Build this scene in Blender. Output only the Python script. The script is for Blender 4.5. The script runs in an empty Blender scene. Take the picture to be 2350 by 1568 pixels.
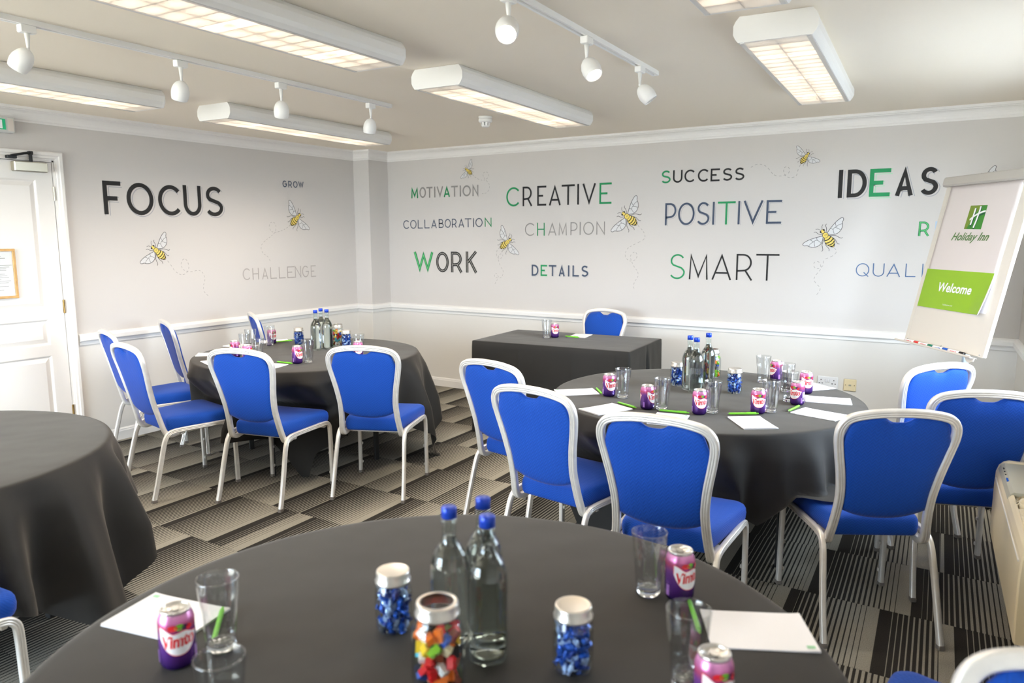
import bpy, bmesh, math, random
from mathutils import Vector, Matrix
random.seed(7)
S = bpy.context.scene
COL = S.collection
PI = math.pi
R_ = math.radians

# ------------------------------------------------------------------ camera
cam_d = bpy.data.cameras.new('camera')
cam = bpy.data.objects.new('camera', cam_d); COL.objects.link(cam)
cam_d.sensor_width = 36.0
cam_d.lens = 1693.87 * 36.0 / 2350.0
cr, cu, cf = Vector((0.848029, 0.529944, -0.002661)), Vector((-0.073061, 0.121884, 0.989852)), Vector((-0.52489, 0.839228, -0.142079))
cam.matrix_world = Matrix(((cr.x, cu.x, -cf.x, 0), (cr.y, cu.y, -cf.y, 0), (cr.z, cu.z, -cf.z, 1.55), (0, 0, 0, 1)))
cam_d.clip_start = 0.05
cam_d.dof.use_dof = True
cam_d.dof.focus_distance = 4.1
cam_d.dof.aperture_fstop = 3.2
S.camera = cam

# ------------------------------------------------------------------ sky, lamps, exposure
SKY_STRENGTH = 13.5
TUBE_W = 23.0
WARM = (1.0, 0.89, 0.76)
world = bpy.data.worlds.new('sky'); S.world = world
world.use_nodes = True
bg = world.node_tree.nodes['Background']
bg.inputs[0].default_value = (0.72, 0.85, 1.0, 1)
bg.inputs[1].default_value = SKY_STRENGTH
S.view_settings.view_transform = 'Standard'
S.view_settings.look = 'None'
S.view_settings.gamma = 1.0
S.view_settings.use_curve_mapping = False
S.view_settings.exposure = 1.12
CEIL = 2.41
XL, YB = -5.506, 6.018                      # left wall and back wall
YR = -2.4                                   # wall behind the camera
def xr(y): return 0.286 + 0.048 * (YB - y)  # the window wall runs slightly askew

# ceiling fittings: centre line start, centre line end, word for the label
FITTINGS = [((-2.345, 1.04), (-2.389, 2.66), 'long louvred ceiling light nearest the camera, left of the short spotlight track'),
            ((-0.650, 1.04), (-0.726, 2.655), 'louvred ceiling light cut off by the top edge of the photo'),
            ((-0.730, 3.095), (-0.820, 4.757), 'louvred ceiling light above the flip chart side of the room'),
            ((-2.424, 3.16), (-2.489, 4.775), 'louvred ceiling light beside the smoke detector'),
            ((-4.310, 3.215), (-4.377, 4.84), 'louvred ceiling light near the corner, behind the long spotlight track'),
            ((-4.260, 1.13), (-4.314, 2.745), 'louvred ceiling light cut off by the left edge above the door')]
for fi, (a, b, _l) in enumerate(FITTINGS):
    for k in (-0.52, 0.0, 0.52):            # the light each fitting throws down below its louvre
        ld = bpy.data.lights.new('tube_light', 'SPOT'); ld.energy = TUBE_W * (0.95, 0.15, 0.3, 1.0, 0.9, 0.7)[fi]; ld.color = WARM
        ld.spot_size = R_(168); ld.spot_blend = 0.75; ld.shadow_soft_size = 0.12
        lo = bpy.data.objects.new('tube_light', ld); COL.objects.link(lo)
        d_ = Vector((b[0]-a[0], b[1]-a[1])).normalized()
        lo.location = ((a[0]+b[0])/2 + d_.x*k, (a[1]+b[1])/2 + d_.y*k, CEIL - 0.112)
# window openings in the right-hand wall (portals only guide sampling of the sky)
WZ0, WZ1 = 0.93, 2.14
WINS = [(3.3, 5.12)]
for w0, w1 in WINS:
    pd = bpy.data.lights.new('window_portal', 'AREA'); pd.shape = 'RECTANGLE'
    pd.size = w1-w0; pd.size_y = WZ1-WZ0; pd.cycles.is_portal = True
    po = bpy.data.objects.new('window_portal', pd); COL.objects.link(po)
    wm = (w0+w1)/2
    po.location = (xr(wm)+0.18, wm, (WZ0+WZ1)/2)
    po.rotation_euler = (R_(90), 0, R_(90) + math.atan(0.048))

# unseen glazing added behind the camera, towards the door side, for fill light
RWX = (-5.1, -1.7); RZ0, RZ1 = 0.06, 2.16
pd = bpy.data.lights.new('window_portal', 'AREA'); pd.shape = 'RECTANGLE'
pd.size = RWX[1]-RWX[0]; pd.size_y = RZ1-RZ0; pd.cycles.is_portal = True
po = bpy.data.objects.new('window_portal', pd); COL.objects.link(po)
po.location = ((RWX[0]+RWX[1])/2, YR-0.18, (RZ0+RZ1)/2); po.rotation_euler = (R_(90), 0, 0)

# ------------------------------------------------------------------ materials
def nn(nt, t, **kw):
    n = nt.nodes.new(t)
    for k, v in kw.items(): setattr(n, k, v)
    return n
def mat(name, col, rough=0.5, metal=0.0, spec=0.5, emit=None, es=0.0, sheen=0.0, sheen_tint=None, noise=None, bump=None, coat=0.0):
    m = bpy.data.materials.new(name); m.use_nodes = True
    nt = m.node_tree; b = nt.nodes['Principled BSDF']
    b.inputs['Base Color'].default_value = (*col, 1)
    b.inputs['Roughness'].default_value = rough
    b.inputs['Metallic'].default_value = metal
    b.inputs['Specular IOR Level'].default_value = spec
    b.inputs['Coat Weight'].default_value = coat
    if sheen:
        b.inputs['Sheen Weight'].default_value = sheen
        b.inputs['Sheen Roughness'].default_value = 0.4
        if sheen_tint: b.inputs['Sheen Tint'].default_value = (*sheen_tint, 1)
    if emit:
        b.inputs['Emission Color'].default_value = (*emit, 1)
        b.inputs['Emission Strength'].default_value = es
    tc = None
    if noise or bump: tc = nn(nt, 'ShaderNodeTexCoord')
    if noise:  # (scale, amount)
        n = nn(nt, 'ShaderNodeTexNoise'); n.inputs['Scale'].default_value = noise[0]; n.inputs['Detail'].default_value = 4
        nt.links.new(tc.outputs['Object'], n.inputs['Vector'])
        mp = nn(nt, 'ShaderNodeMapRange'); mp.inputs[1].default_value = 0.3; mp.inputs[2].default_value = 0.7
        mp.inputs[3].default_value = 1 - noise[1]; mp.inputs[4].default_value = 1 + noise[1]
        nt.links.new(n.outputs['Fac'], mp.inputs[0])
        vm = nn(nt, 'ShaderNodeVectorMath', operation='SCALE'); vm.inputs[0].default_value = col
        nt.links.new(mp.outputs[0], vm.inputs['Scale']); nt.links.new(vm.outputs[0], b.inputs['Base Color'])
    if bump:   # (scale, strength, distance)
        n2 = nn(nt, 'ShaderNodeTexNoise'); n2.inputs['Scale'].default_value = bump[0]; n2.inputs['Detail'].default_value = 3
        nt.links.new(tc.outputs['Object'], n2.inputs['Vector'])
        bp = nn(nt, 'ShaderNodeBump'); bp.inputs['Strength'].default_value = bump[1]; bp.inputs['Distance'].default_value = bump[2]
        nt.links.new(n2.outputs['Fac'], bp.inputs['Height']); nt.links.new(bp.outputs[0], b.inputs['Normal'])
    return m
def L(r, g, b):   # sRGB 0-255 to linear
    f = lambda c: ((c/255)/12.92) if c/255 <= 0.04045 else (((c/255)+0.055)/1.055)**2.4
    return (f(r), f(g), f(b))
M = {}
M['wall'] = mat('wall_paint_shaded', L(209, 203, 197), 0.85, spec=0.25, bump=(160, 0.08, 0.002))  # upper wall kept darker: light falloff put into its colour
M['wall_low'] = mat('wall_paint_below_rail', L(226, 222, 215), 0.8, spec=0.25, bump=(160, 0.08, 0.002))
M['ceiling'] = mat('ceiling_paint', L(246, 235, 218), 0.9, spec=0.2)
M['trim'] = mat('trim_gloss', L(240, 237, 232), 0.35, spec=0.5)
M['cornice'] = mat('cornice_paint', L(238, 234, 229), 0.7, spec=0.3)
M['door'] = mat('door_paint', L(236, 231, 224), 0.38, spec=0.5, bump=(90, 0.12, 0.002))
M['fitting'] = mat('fitting_enamel', L(242, 240, 236), 0.35, spec=0.5)
M['blade'] = mat('louvre_blade', L(206, 184, 156), 0.35, metal=0.1, spec=0.6)
M['tube'] = mat('fluorescent_tube', (1, 1, 1), 0.5, emit=(1.0, 0.93, 0.83), es=3.0)
M['lamp_on'] = mat('halogen_lamp', (1, 1, 1), 0.4, emit=(1.0, 0.85, 0.65), es=4)
M['lamp_off'] = mat('lamp_glass', L(215, 205, 195), 0.15, spec=0.6)
M['alu'] = mat('anodised_aluminium', L(236, 231, 223), 0.34, metal=0.4, spec=0.6, noise=(30, 0.05))
M['foot'] = mat('grey_foot_cap', L(120, 112, 104), 0.6)
M['bumper'] = mat('clear_bumper', L(205, 200, 190), 0.35)
M['steel'] = mat('brushed_steel', L(205, 203, 200), 0.28, metal=0.9)
M['satin'] = mat('satin_nickel', L(196, 190, 172), 0.3, metal=0.9)
M['brass'] = mat('aged_brass', L(150, 120, 70), 0.35, metal=0.9)
M['black'] = mat('black_paint', L(22, 22, 22), 0.5)
M['blackmetal'] = mat('black_powder_coat', L(30, 29, 28), 0.45)
M['bounce_patio'] = mat('pale_bounce_patio', L(220, 205, 184), 0.9, noise=(3, 0.1))  # pale ground added behind the camera to bounce light onto the ceiling
M['bounce_ground'] = mat('bounce_ground', L(108, 106, 102), 0.9, noise=(3, 0.2))  # unseen ground, grey instead of lawn to temper its bounced light
M['oak'] = mat('oak_frame', L(205, 160, 95), 0.45, noise=(25, 0.15))
M['paper'] = mat('white_paper', L(246, 244, 246), 0.7)
M['pen'] = mat('green_plastic', L(120, 205, 50), 0.35)
M['capblue'] = mat('blue_bottle_cap', L(30, 70, 190), 0.3, metal=0.3, spec=0.6)
M['lid'] = mat('tin_lid', L(205, 200, 192), 0.32, metal=0.8)
M['cantop'] = mat('can_aluminium', L(215, 212, 208), 0.28, metal=0.9)
M['white'] = mat('print_white', L(245, 243, 245), 0.35)
M['red'] = mat('print_red', L(226, 40, 48), 0.35)
M['kblack'] = mat('mural_black', L(30, 28, 26), 0.7)
M['kgreen'] = mat('mural_green', L(0, 140, 80), 0.6)
M['kgreen2'] = mat('mural_light_green', L(165, 215, 175), 0.7)
M['kinner'] = mat('mural_bright_green', L(110, 205, 120), 0.7)
M['kgrey'] = mat('mural_grey', L(150, 145, 140), 0.7)
M['kpale'] = mat('mural_pale_grey', L(172, 164, 158), 0.7)
M['kline'] = mat('mural_shadow_grey', L(165, 164, 168), 0.7)
M['knavy'] = mat('mural_navy', L(66, 78, 98), 0.7)
M['kblue'] = mat('mural_blue', L(76, 108, 150), 0.7)
M['klblue'] = mat('mural_pale_blue', L(178, 198, 218), 0.7)
M['bee'] = mat('mural_yellow', L(232, 205, 100), 0.7)
M['wing'] = mat('mural_wing_white', L(214, 212, 210), 0.7)
M['kinline'] = mat('mural_inline', L(205, 200, 190), 0.7)
M['heater'] = mat('cream_enamel', L(226, 210, 176), 0.32, spec=0.5)
M['heaterpanel'] = mat('grey_control_panel', L(176, 172, 152), 0.35)
M['socket'] = mat('white_socket_plastic', L(236, 236, 236), 0.3)
M['ivory'] = mat('ivory_plastic', L(236, 220, 180), 0.35)
M['flipframe'] = mat('grey_clamp_bar', L(190, 184, 175), 0.45)
M['board'] = mat('white_board', L(226, 218, 206), 0.3)
M['poster'] = mat('poster_paper', L(222, 212, 208), 0.5)
M['lime'] = mat('poster_lime', L(148, 190, 40), 0.45)
M['logog'] = mat('poster_green', L(62, 140, 48), 0.45)
M['logog2'] = mat('poster_olive', L(120, 145, 45), 0.45)
M['logod'] = mat('poster_dark_green', L(20, 85, 62), 0.45)
M['txtg'] = mat('poster_text_green', L(84, 124, 62), 0.45)
M['pole'] = mat('pale_metal_pole', L(190, 200, 210), 0.35, metal=0.4)
M['exitg'] = mat('exit_green', L(0, 140, 90), 0.4, emit=L(0, 140, 90), es=0.3)
M['housing'] = mat('clear_housing', L(205, 205, 200), 0.25)
for n_, c_ in dict(mred=(225, 50, 45), mgreen=(10, 120, 85), mblue=(25, 90, 185), mblack=(32, 28, 27)).items():
    M[n_] = mat('marker_' + n_[1:], L(*c_), 0.35)

# black table linen: faint folds and a soft nap
def linen():
    m = mat('black_linen', L(34, 32, 29), 0.74, spec=0.4, sheen=0.2, sheen_tint=(1.0, 0.9, 0.78))
    nt = m.node_tree; b = nt.nodes['Principled BSDF']
    tc = nn(nt, 'ShaderNodeTexCoord')
    n1 = nn(nt, 'ShaderNodeTexNoise'); n1.inputs['Scale'].default_value = 3.5; n1.inputs['Detail'].default_value = 2
    n2 = nn(nt, 'ShaderNodeTexNoise'); n2.inputs['Scale'].default_value = 500
    nt.links.new(tc.outputs['Object'], n1.inputs['Vector']); nt.links.new(tc.outputs['Object'], n2.inputs['Vector'])
    b1 = nn(nt, 'ShaderNodeBump'); b1.inputs['Strength'].default_value = 0.35; b1.inputs['Distance'].default_value = 0.02
    b2 = nn(nt, 'ShaderNodeBump'); b2.inputs['Strength'].default_value = 0.25; b2.inputs['Distance'].default_value = 0.001
    nt.links.new(n1.outputs['Fac'], b1.inputs['Height']); nt.links.new(n2.outputs['Fac'], b2.inputs['Height'])
    nt.links.new(b1.outputs[0], b2.inputs['Normal']); nt.links.new(b2.outputs[0], b.inputs['Normal'])
    return m
M['linen'] = linen()

# royal blue upholstery with a woven zigzag
def fabric():
    m = mat('royal_blue_weave', L(11, 72, 168), 0.75, spec=0.3, sheen=0.25, sheen_tint=(0.60, 0.55, 1.0))
    nt = m.node_tree; b = nt.nodes['Principled BSDF']; lk = nt.links.new
    tc = nn(nt, 'ShaderNodeTexCoord'); sp = nn(nt, 'ShaderNodeSeparateXYZ'); lk(tc.outputs['Object'], sp.inputs[0])
    def mth(op, a, b_=None, c_=None):
        n = nn(nt, 'ShaderNodeMath', operation=op)
        for i, v in enumerate((a, b_, c_)):
            if v is None: continue
            if isinstance(v, (int, float)): n.inputs[i].default_value = v
            else: lk(v, n.inputs[i])
        return n.outputs[0]
    al = mth('ADD', sp.outputs['X'], sp.outputs['Z'])
    zig = mth('PINGPONG', sp.outputs['Y'], 0.011)
    w = mth('SINE', mth('MULTIPLY', mth('ADD', al, zig), 2*PI/0.011))
    w2 = mth('SINE', mth('MULTIPLY', sp.outputs['Y'], 2*PI/0.022))
    h = mth('MULTIPLY', w, mth('ADD', mth('MULTIPLY', w2, 0.4), 0.8))
    bp = nn(nt, 'ShaderNodeBump'); bp.inputs['Strength'].default_value = 0.22; bp.inputs['Distance'].default_value = 0.001
    lk(h, bp.inputs['Height']); lk(bp.outputs[0], b.inputs['Normal'])
    mp = nn(nt, 'ShaderNodeMapRange'); mp.inputs[1].default_value = -1; mp.inputs[2].default_value = 1
    mp.inputs[3].default_value = 0.86; mp.inputs[4].default_value = 1.12; lk(h, mp.inputs[0])
    vm = nn(nt, 'ShaderNodeVectorMath', operation='SCALE'); vm.inputs[0].default_value = L(11, 72, 168)
    lk(mp.outputs[0], vm.inputs['Scale']); lk(vm.outputs[0], b.inputs['Base Color'])
    return m
M['fabric'] = fabric()

# carpet tile: fine lines that thicken from light to dark, a different start in every tile
TP = 0.5225
def carpet():
    m = mat('striped_carpet', (0.1, 0.1, 0.1), 0.95, spec=0.1)
    nt = m.node_tree; b = nt.nodes['Principled BSDF']; lk = nt.links.new
    tc = nn(nt, 'ShaderNodeTexCoord'); sp = nn(nt, 'ShaderNodeSeparateXYZ'); lk(tc.outputs['Object'], sp.inputs[0])
    oi = nn(nt, 'ShaderNodeObjectInfo')
    def mth(op, a, b_=None, c_=None, clamp=False):
        n = nn(nt, 'ShaderNodeMath', operation=op, use_clamp=clamp)
        for i, v in enumerate((a, b_, c_)):
            if v is None: continue
            if isinstance(v, (int, float)): n.inputs[i].default_value = v
            else: lk(v, n.inputs[i])
        return n.outputs[0]
    x = mth('ADD', sp.outputs['X'], mth('MULTIPLY', sp.outputs['Y'], 0.035))
    d = mth('FRACT', mth('ADD', mth('DIVIDE', x, 0.40), mth('MULTIPLY', oi.outputs['Random'], 7.0)))
    duty = mth('ADD', mth('MULTIPLY', mth('SUBTRACT', 1.0, d), 1.02), -0.01)
    duty = mth('MINIMUM', mth('MAXIMUM', duty, 0.13), 0.86)
    ph = mth('FRACT', mth('DIVIDE', x, TP/26))
    dark = mth('LESS_THAN', ph, duty)
    solid = mth('LESS_THAN', d, 0.10)
    dark = mth('MAXIMUM', dark, solid)
    lightz = mth('GREATER_THAN', d, 0.90)
    dark = mth('MULTIPLY', dark, mth('SUBTRACT', 1.0, lightz))
    ns = nn(nt, 'ShaderNodeTexNoise'); ns.inputs['Scale'].default_value = 260; ns.inputs['Detail'].default_value = 2
    lk(tc.outputs['Object'], ns.inputs['Vector'])
    mx = nn(nt, 'ShaderNodeMix', data_type='RGBA'); lk(dark, mx.inputs['Factor'])
    mx.inputs['A'].default_value = (*L(156, 150, 137), 1); mx.inputs['B'].default_value = (*L(54, 51, 47), 1)
    mp = nn(nt, 'ShaderNodeMapRange'); mp.inputs[1].default_value = 0.3; mp.inputs[2].default_value = 0.7
    mp.inputs[3].default_value = 0.78; mp.inputs[4].default_value = 1.22; lk(ns.outputs['Fac'], mp.inputs[0])
    vm = nn(nt, 'ShaderNodeVectorMath', operation='SCALE'); lk(mx.outputs['Result'], vm.inputs[0]); lk(mp.outputs[0], vm.inputs['Scale'])
    lk(vm.outputs[0], b.inputs['Base Color'])
    bp = nn(nt, 'ShaderNodeBump'); bp.inputs['Strength'].default_value = 0.5; bp.inputs['Distance'].default_value = 0.002
    lk(ns.outputs['Fac'], bp.inputs['Height']); lk(bp.outputs[0], b.inputs['Normal'])
    return m
M['carpet'] = carpet()

def glass(name, ior, col=(1, 1, 1), rough=0.0):
    m = bpy.data.materials.new(name); m.use_nodes = True
    b = m.node_tree.nodes['Principled BSDF']
    b.inputs['Base Color'].default_value = (*col, 1); b.inputs['Roughness'].default_value = rough
    b.inputs['IOR'].default_value = ior; b.inputs['Transmission Weight'].default_value = 1.0
    return m
M['solidglass'] = glass('solid_glass', 1.45)
M['water'] = glass('water', 1.33, (0.98, 0.995, 1.0))
def thin_glass(name, tint, ior=1.45):
    m = bpy.data.materials.new(name); m.use_nodes = True
    nt = m.node_tree; nt.nodes.clear()
    o = nn(nt, 'ShaderNodeOutputMaterial'); mx = nn(nt, 'ShaderNodeMixShader')
    t = nn(nt, 'ShaderNodeBsdfTransparent'); t.inputs[0].default_value = (*tint, 1)
    g = nn(nt, 'ShaderNodeBsdfGlossy'); g.inputs['Roughness'].default_value = 0.03
    fr = nn(nt, 'ShaderNodeFresnel'); ge = nn(nt, 'ShaderNodeNewGeometry'); mr = nn(nt, 'ShaderNodeMapRange'); mr.inputs[3].default_value = ior; mr.inputs[4].default_value = 1/ior
    nt.links.new(ge.outputs['Backfacing'], mr.inputs[0]); nt.links.new(mr.outputs[0], fr.inputs[0])
    nt.links.new(fr.outputs[0], mx.inputs[0]); nt.links.new(t.outputs[0], mx.inputs[1]); nt.links.new(g.outputs[0], mx.inputs[2])
    nt.links.new(mx.outputs[0], o.inputs[0])
    return m
M['jarglass'] = thin_glass('jar_glass', (0.96, 0.98, 0.98))
M['glass'] = thin_glass('tumbler_glass', (0.97, 0.98, 0.98), 1.9)
M['bglass'] = thin_glass('bottle_glass', (0.95, 0.975, 0.965))
M['pane'] = thin_glass('pane_glass', (0.97, 0.98, 0.98))

# can print: purple body fading to a pink shoulder
def canprint():
    m = mat('can_print', (0.2, 0.05, 0.3), 0.25, metal=0.45, spec=0.6)
    nt = m.node_tree; b = nt.nodes['Principled BSDF']; lk = nt.links.new
    tc = nn(nt, 'ShaderNodeTexCoord'); sp = nn(nt, 'ShaderNodeSeparateXYZ'); lk(tc.outputs['Object'], sp.inputs[0])
    mp = nn(nt, 'ShaderNodeMapRange'); mp.inputs[1].default_value = 0.0; mp.inputs[2].default_value = 0.115; lk(sp.outputs['Z'], mp.inputs[0])
    r = nn(nt, 'ShaderNodeValToRGB'); lk(mp.outputs[0], r.inputs[0])
    e = r.color_ramp.elements
    e[0].position = 0.0; e[0].color = (*L(40, 18, 78), 1)
    e[1].position = 1.0; e[1].color = (*L(226, 165, 205), 1)
    for p, c in ((0.09, (58, 28, 98)), (0.35, (96, 52, 136)), (0.62, (128, 74, 152)), (0.75, (196, 84, 118)), (0.84, (206, 118, 172))):
        q = e.new(p); q.color = (*L(*c), 1)
    lk(r.outputs[0], b.inputs['Base Color'])
    return m
M['canprint'] = canprint()

# ------------------------------------------------------------------ object helpers
def tag(o, label=None, cat=None, group=None, kind=None):
    if label: o['label'] = label
    if cat: o['category'] = cat
    if group: o['group'] = group
    if kind: o['kind'] = kind
    return o
def empty(name, loc, rz=0, **kw):
    o = bpy.data.objects.new(name, None); COL.objects.link(o)
    o.location = loc; o.rotation_euler = (0, 0, rz); o.empty_display_size = 0.05
    return tag(o, **kw)
def link(name, me, parent=None, **kw):
    o = bpy.data.objects.new(name, me); COL.objects.link(o)
    if parent is not None: o.parent = parent
    return tag(o, **kw)
class MB:
    """collects faces of one mesh"""
    def __init__(s): s.v = []; s.f = []; s.m = []; s.sm = []
    def add(s, vs, fs, mi=0, smooth=False):
        k = len(s.v); s.v += [tuple(v) for v in vs]
        s.f += [tuple(i + k for i in f) for f in fs]; s.m += [mi]*len(fs); s.sm += [smooth]*len(fs)
    def box(s, a, b, mi=0):
        x0, y0, z0 = a; x1, y1, z1 = b
        s.add([(x0, y0, z0), (x1, y0, z0), (x1, y1, z0), (x0, y1, z0), (x0, y0, z1), (x1, y0, z1), (x1, y1, z1), (x0, y1, z1)],
              [(0, 3, 2, 1), (4, 5, 6, 7), (0, 1, 5, 4), (1, 2, 6, 5), (2, 3, 7, 6), (3, 0, 4, 7)], mi)
    def bbox(s, a, b, e=0.003, mi=0):
        """box with chamfered edges"""
        x0, y0, z0 = a; x1, y1, z1 = b
        def ring(i, z): return [(x0+i, y0, z), (x1-i, y0, z), (x1, y0+i, z), (x1, y1-i, z), (x1-i, y1, z), (x0+i, y1, z), (x0, y1-i, z), (x0, y0+i, z)]
        def ringi(i, z):
            return [(x0+i, y0+i*0.6, z), (x1-i, y0+i*0.6, z), (x1-i*0.6, y0+i, z), (x1-i*0.6, y1-i, z), (x1-i, y1-i*0.6, z), (x0+i, y1-i*0.6, z), (x0+i*0.6, y1-i, z), (x0+i*0.6, y0+i, z)]
        s.loft([ringi(e*1.6, z0), ring(e, z0+e), ring(e, z1-e), ringi(e*1.6, z1)], mi=mi, cap=True)
    def loft(s, rings, mi=0, cap=False, smooth=False, close=True):
        n = len(rings[0]); vs = [v for r in rings for v in r]; fs = []
        for i in range(len(rings)-1):
            for j in range(n if close else n-1):
                a = i*n+j; b = i*n+(j+1) % n
                fs.append((a, b, b+n, a+n))
        s.add(vs, fs, mi, smooth)
        if cap:
            s.add(rings[0], [tuple(range(n))[::-1]], mi); s.add(rings[-1], [tuple(range(n))], mi)
    def lathe(s, prof, seg=32, mi=0, c=(0, 0), smooth=True, mod=None):
        rings = []
        for (r, z) in prof:
            ring = []
            for j in range(seg):
                a = 2*PI*j/seg; rr = r * (mod(a, z) if mod else 1)
                ring.append((c[0]+rr*math.cos(a), c[1]+rr*math.sin(a), z))
            rings.append(ring)
        s.loft(rings, mi, False, smooth)
    def build(s, name, mats, parent=None, merge=0.0, **kw):
        me = bpy.data.meshes.new(name); me.from_pydata(s.v, [], s.f)
        for m_ in (mats if isinstance(mats, (list, tuple)) else [mats]): me.materials.append(m_)
        me.polygons.foreach_set('material_index', s.m); me.polygons.foreach_set('use_smooth', s.sm)
        if merge:
            bm = bmesh.new(); bm.from_mesh(me); bmesh.ops.remove_doubles(bm, verts=bm.verts, dist=merge)
            bmesh.ops.recalc_face_normals(bm, faces=bm.faces); bm.to_mesh(me); bm.free()
        me.update()
        return link(name, me, parent, **kw)
def catmull(pts, n=6, closed=False):
    out = []; P = [Vector(p) for p in pts]; N = len(P)
    rng = range(N if closed else N-1)
    for i in rng:
        if closed: a, b, c, d = P[i-1], P[i], P[(i+1) % N], P[(i+2) % N]
        else: a, b, c, d = P[max(i-1, 0)], P[i], P[i+1], P[min(i+2, N-1)]
        for k in range(n):
            t = k/n
            out.append(0.5*((2*b) + (c-a)*t + (2*a-5*b+4*c-d)*t*t + (3*b-a-3*c+d)*t**3))
    if not closed: out.append(P[-1])
    return out
def sweep(mb, pts, sec, normal, mi=0, cap=True, smooth=True):
    """sec: (a along side, b along normal); normal(i, tangent) -> Vector"""
    rings = []
    for i, p in enumerate(pts):
        t = (pts[min(i+1, len(pts)-1)] - pts[max(i-1, 0)]).normalized()
        n = normal(i, t); n = (n - t*n.dot(t)).normalized(); sd = t.cross(n)
        rings.append([tuple(p + sd*a + n*b) for a, b in sec])
    mb.loft(rings, mi, cap, smooth)
def tube(mb, pts, r, seg=10, mi=0, cap=True):
    sec = [(r*math.cos(2*PI*k/seg), r*math.sin(2*PI*k/seg)) for k in range(seg)]
    pts = [Vector(p) for p in pts]
    def nf(i, t): return Vector((0, 0, 1)) if abs(t.z) < 0.9 else Vector((1, 0, 0))
    sweep(mb, pts, sec, nf, mi, cap)
def clone(o, loc, rz, label=None, group=None):
    r = o.copy(); COL.objects.link(r); r.location = loc; r.rotation_euler = (0, 0, rz)
    if label: r['label'] = label
    if group: r['group'] = group
    for ch in o.children:
        c = ch.copy(); COL.objects.link(c); c.parent = r
        for g in ch.children:
            d = g.copy(); COL.objects.link(d); d.parent = c
    return r
def text_mesh(txt, size=1.0, offset=0.0, shear=0.0, align='CENTER'):
    cu_ = bpy.data.curves.new('t', 'FONT'); cu_.body = txt; cu_.size = size; cu_.offset = offset; cu_.shear = shear
    cu_.align_x = align; cu_.align_y = 'BOTTOM_BASELINE'; cu_.resolution_u = 3
    o = bpy.data.objects.new('t', cu_); COL.objects.link(o)
    me = bpy.data.meshes.new_from_object(o.evaluated_get(bpy.context.evaluated_depsgraph_get()))
    vs = [tuple(v.co) for v in me.vertices]; fs = [tuple(p.vertices) for p in me.polygons]
    bpy.data.objects.remove(o); bpy.data.curves.remove(cu_); bpy.data.meshes.remove(me)
    return vs, fs
def bounds(vs):
    xs = [v[0] for v in vs]; ys = [v[1] for v in vs]
    return min(xs), max(xs), min(ys), max(ys)
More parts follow.
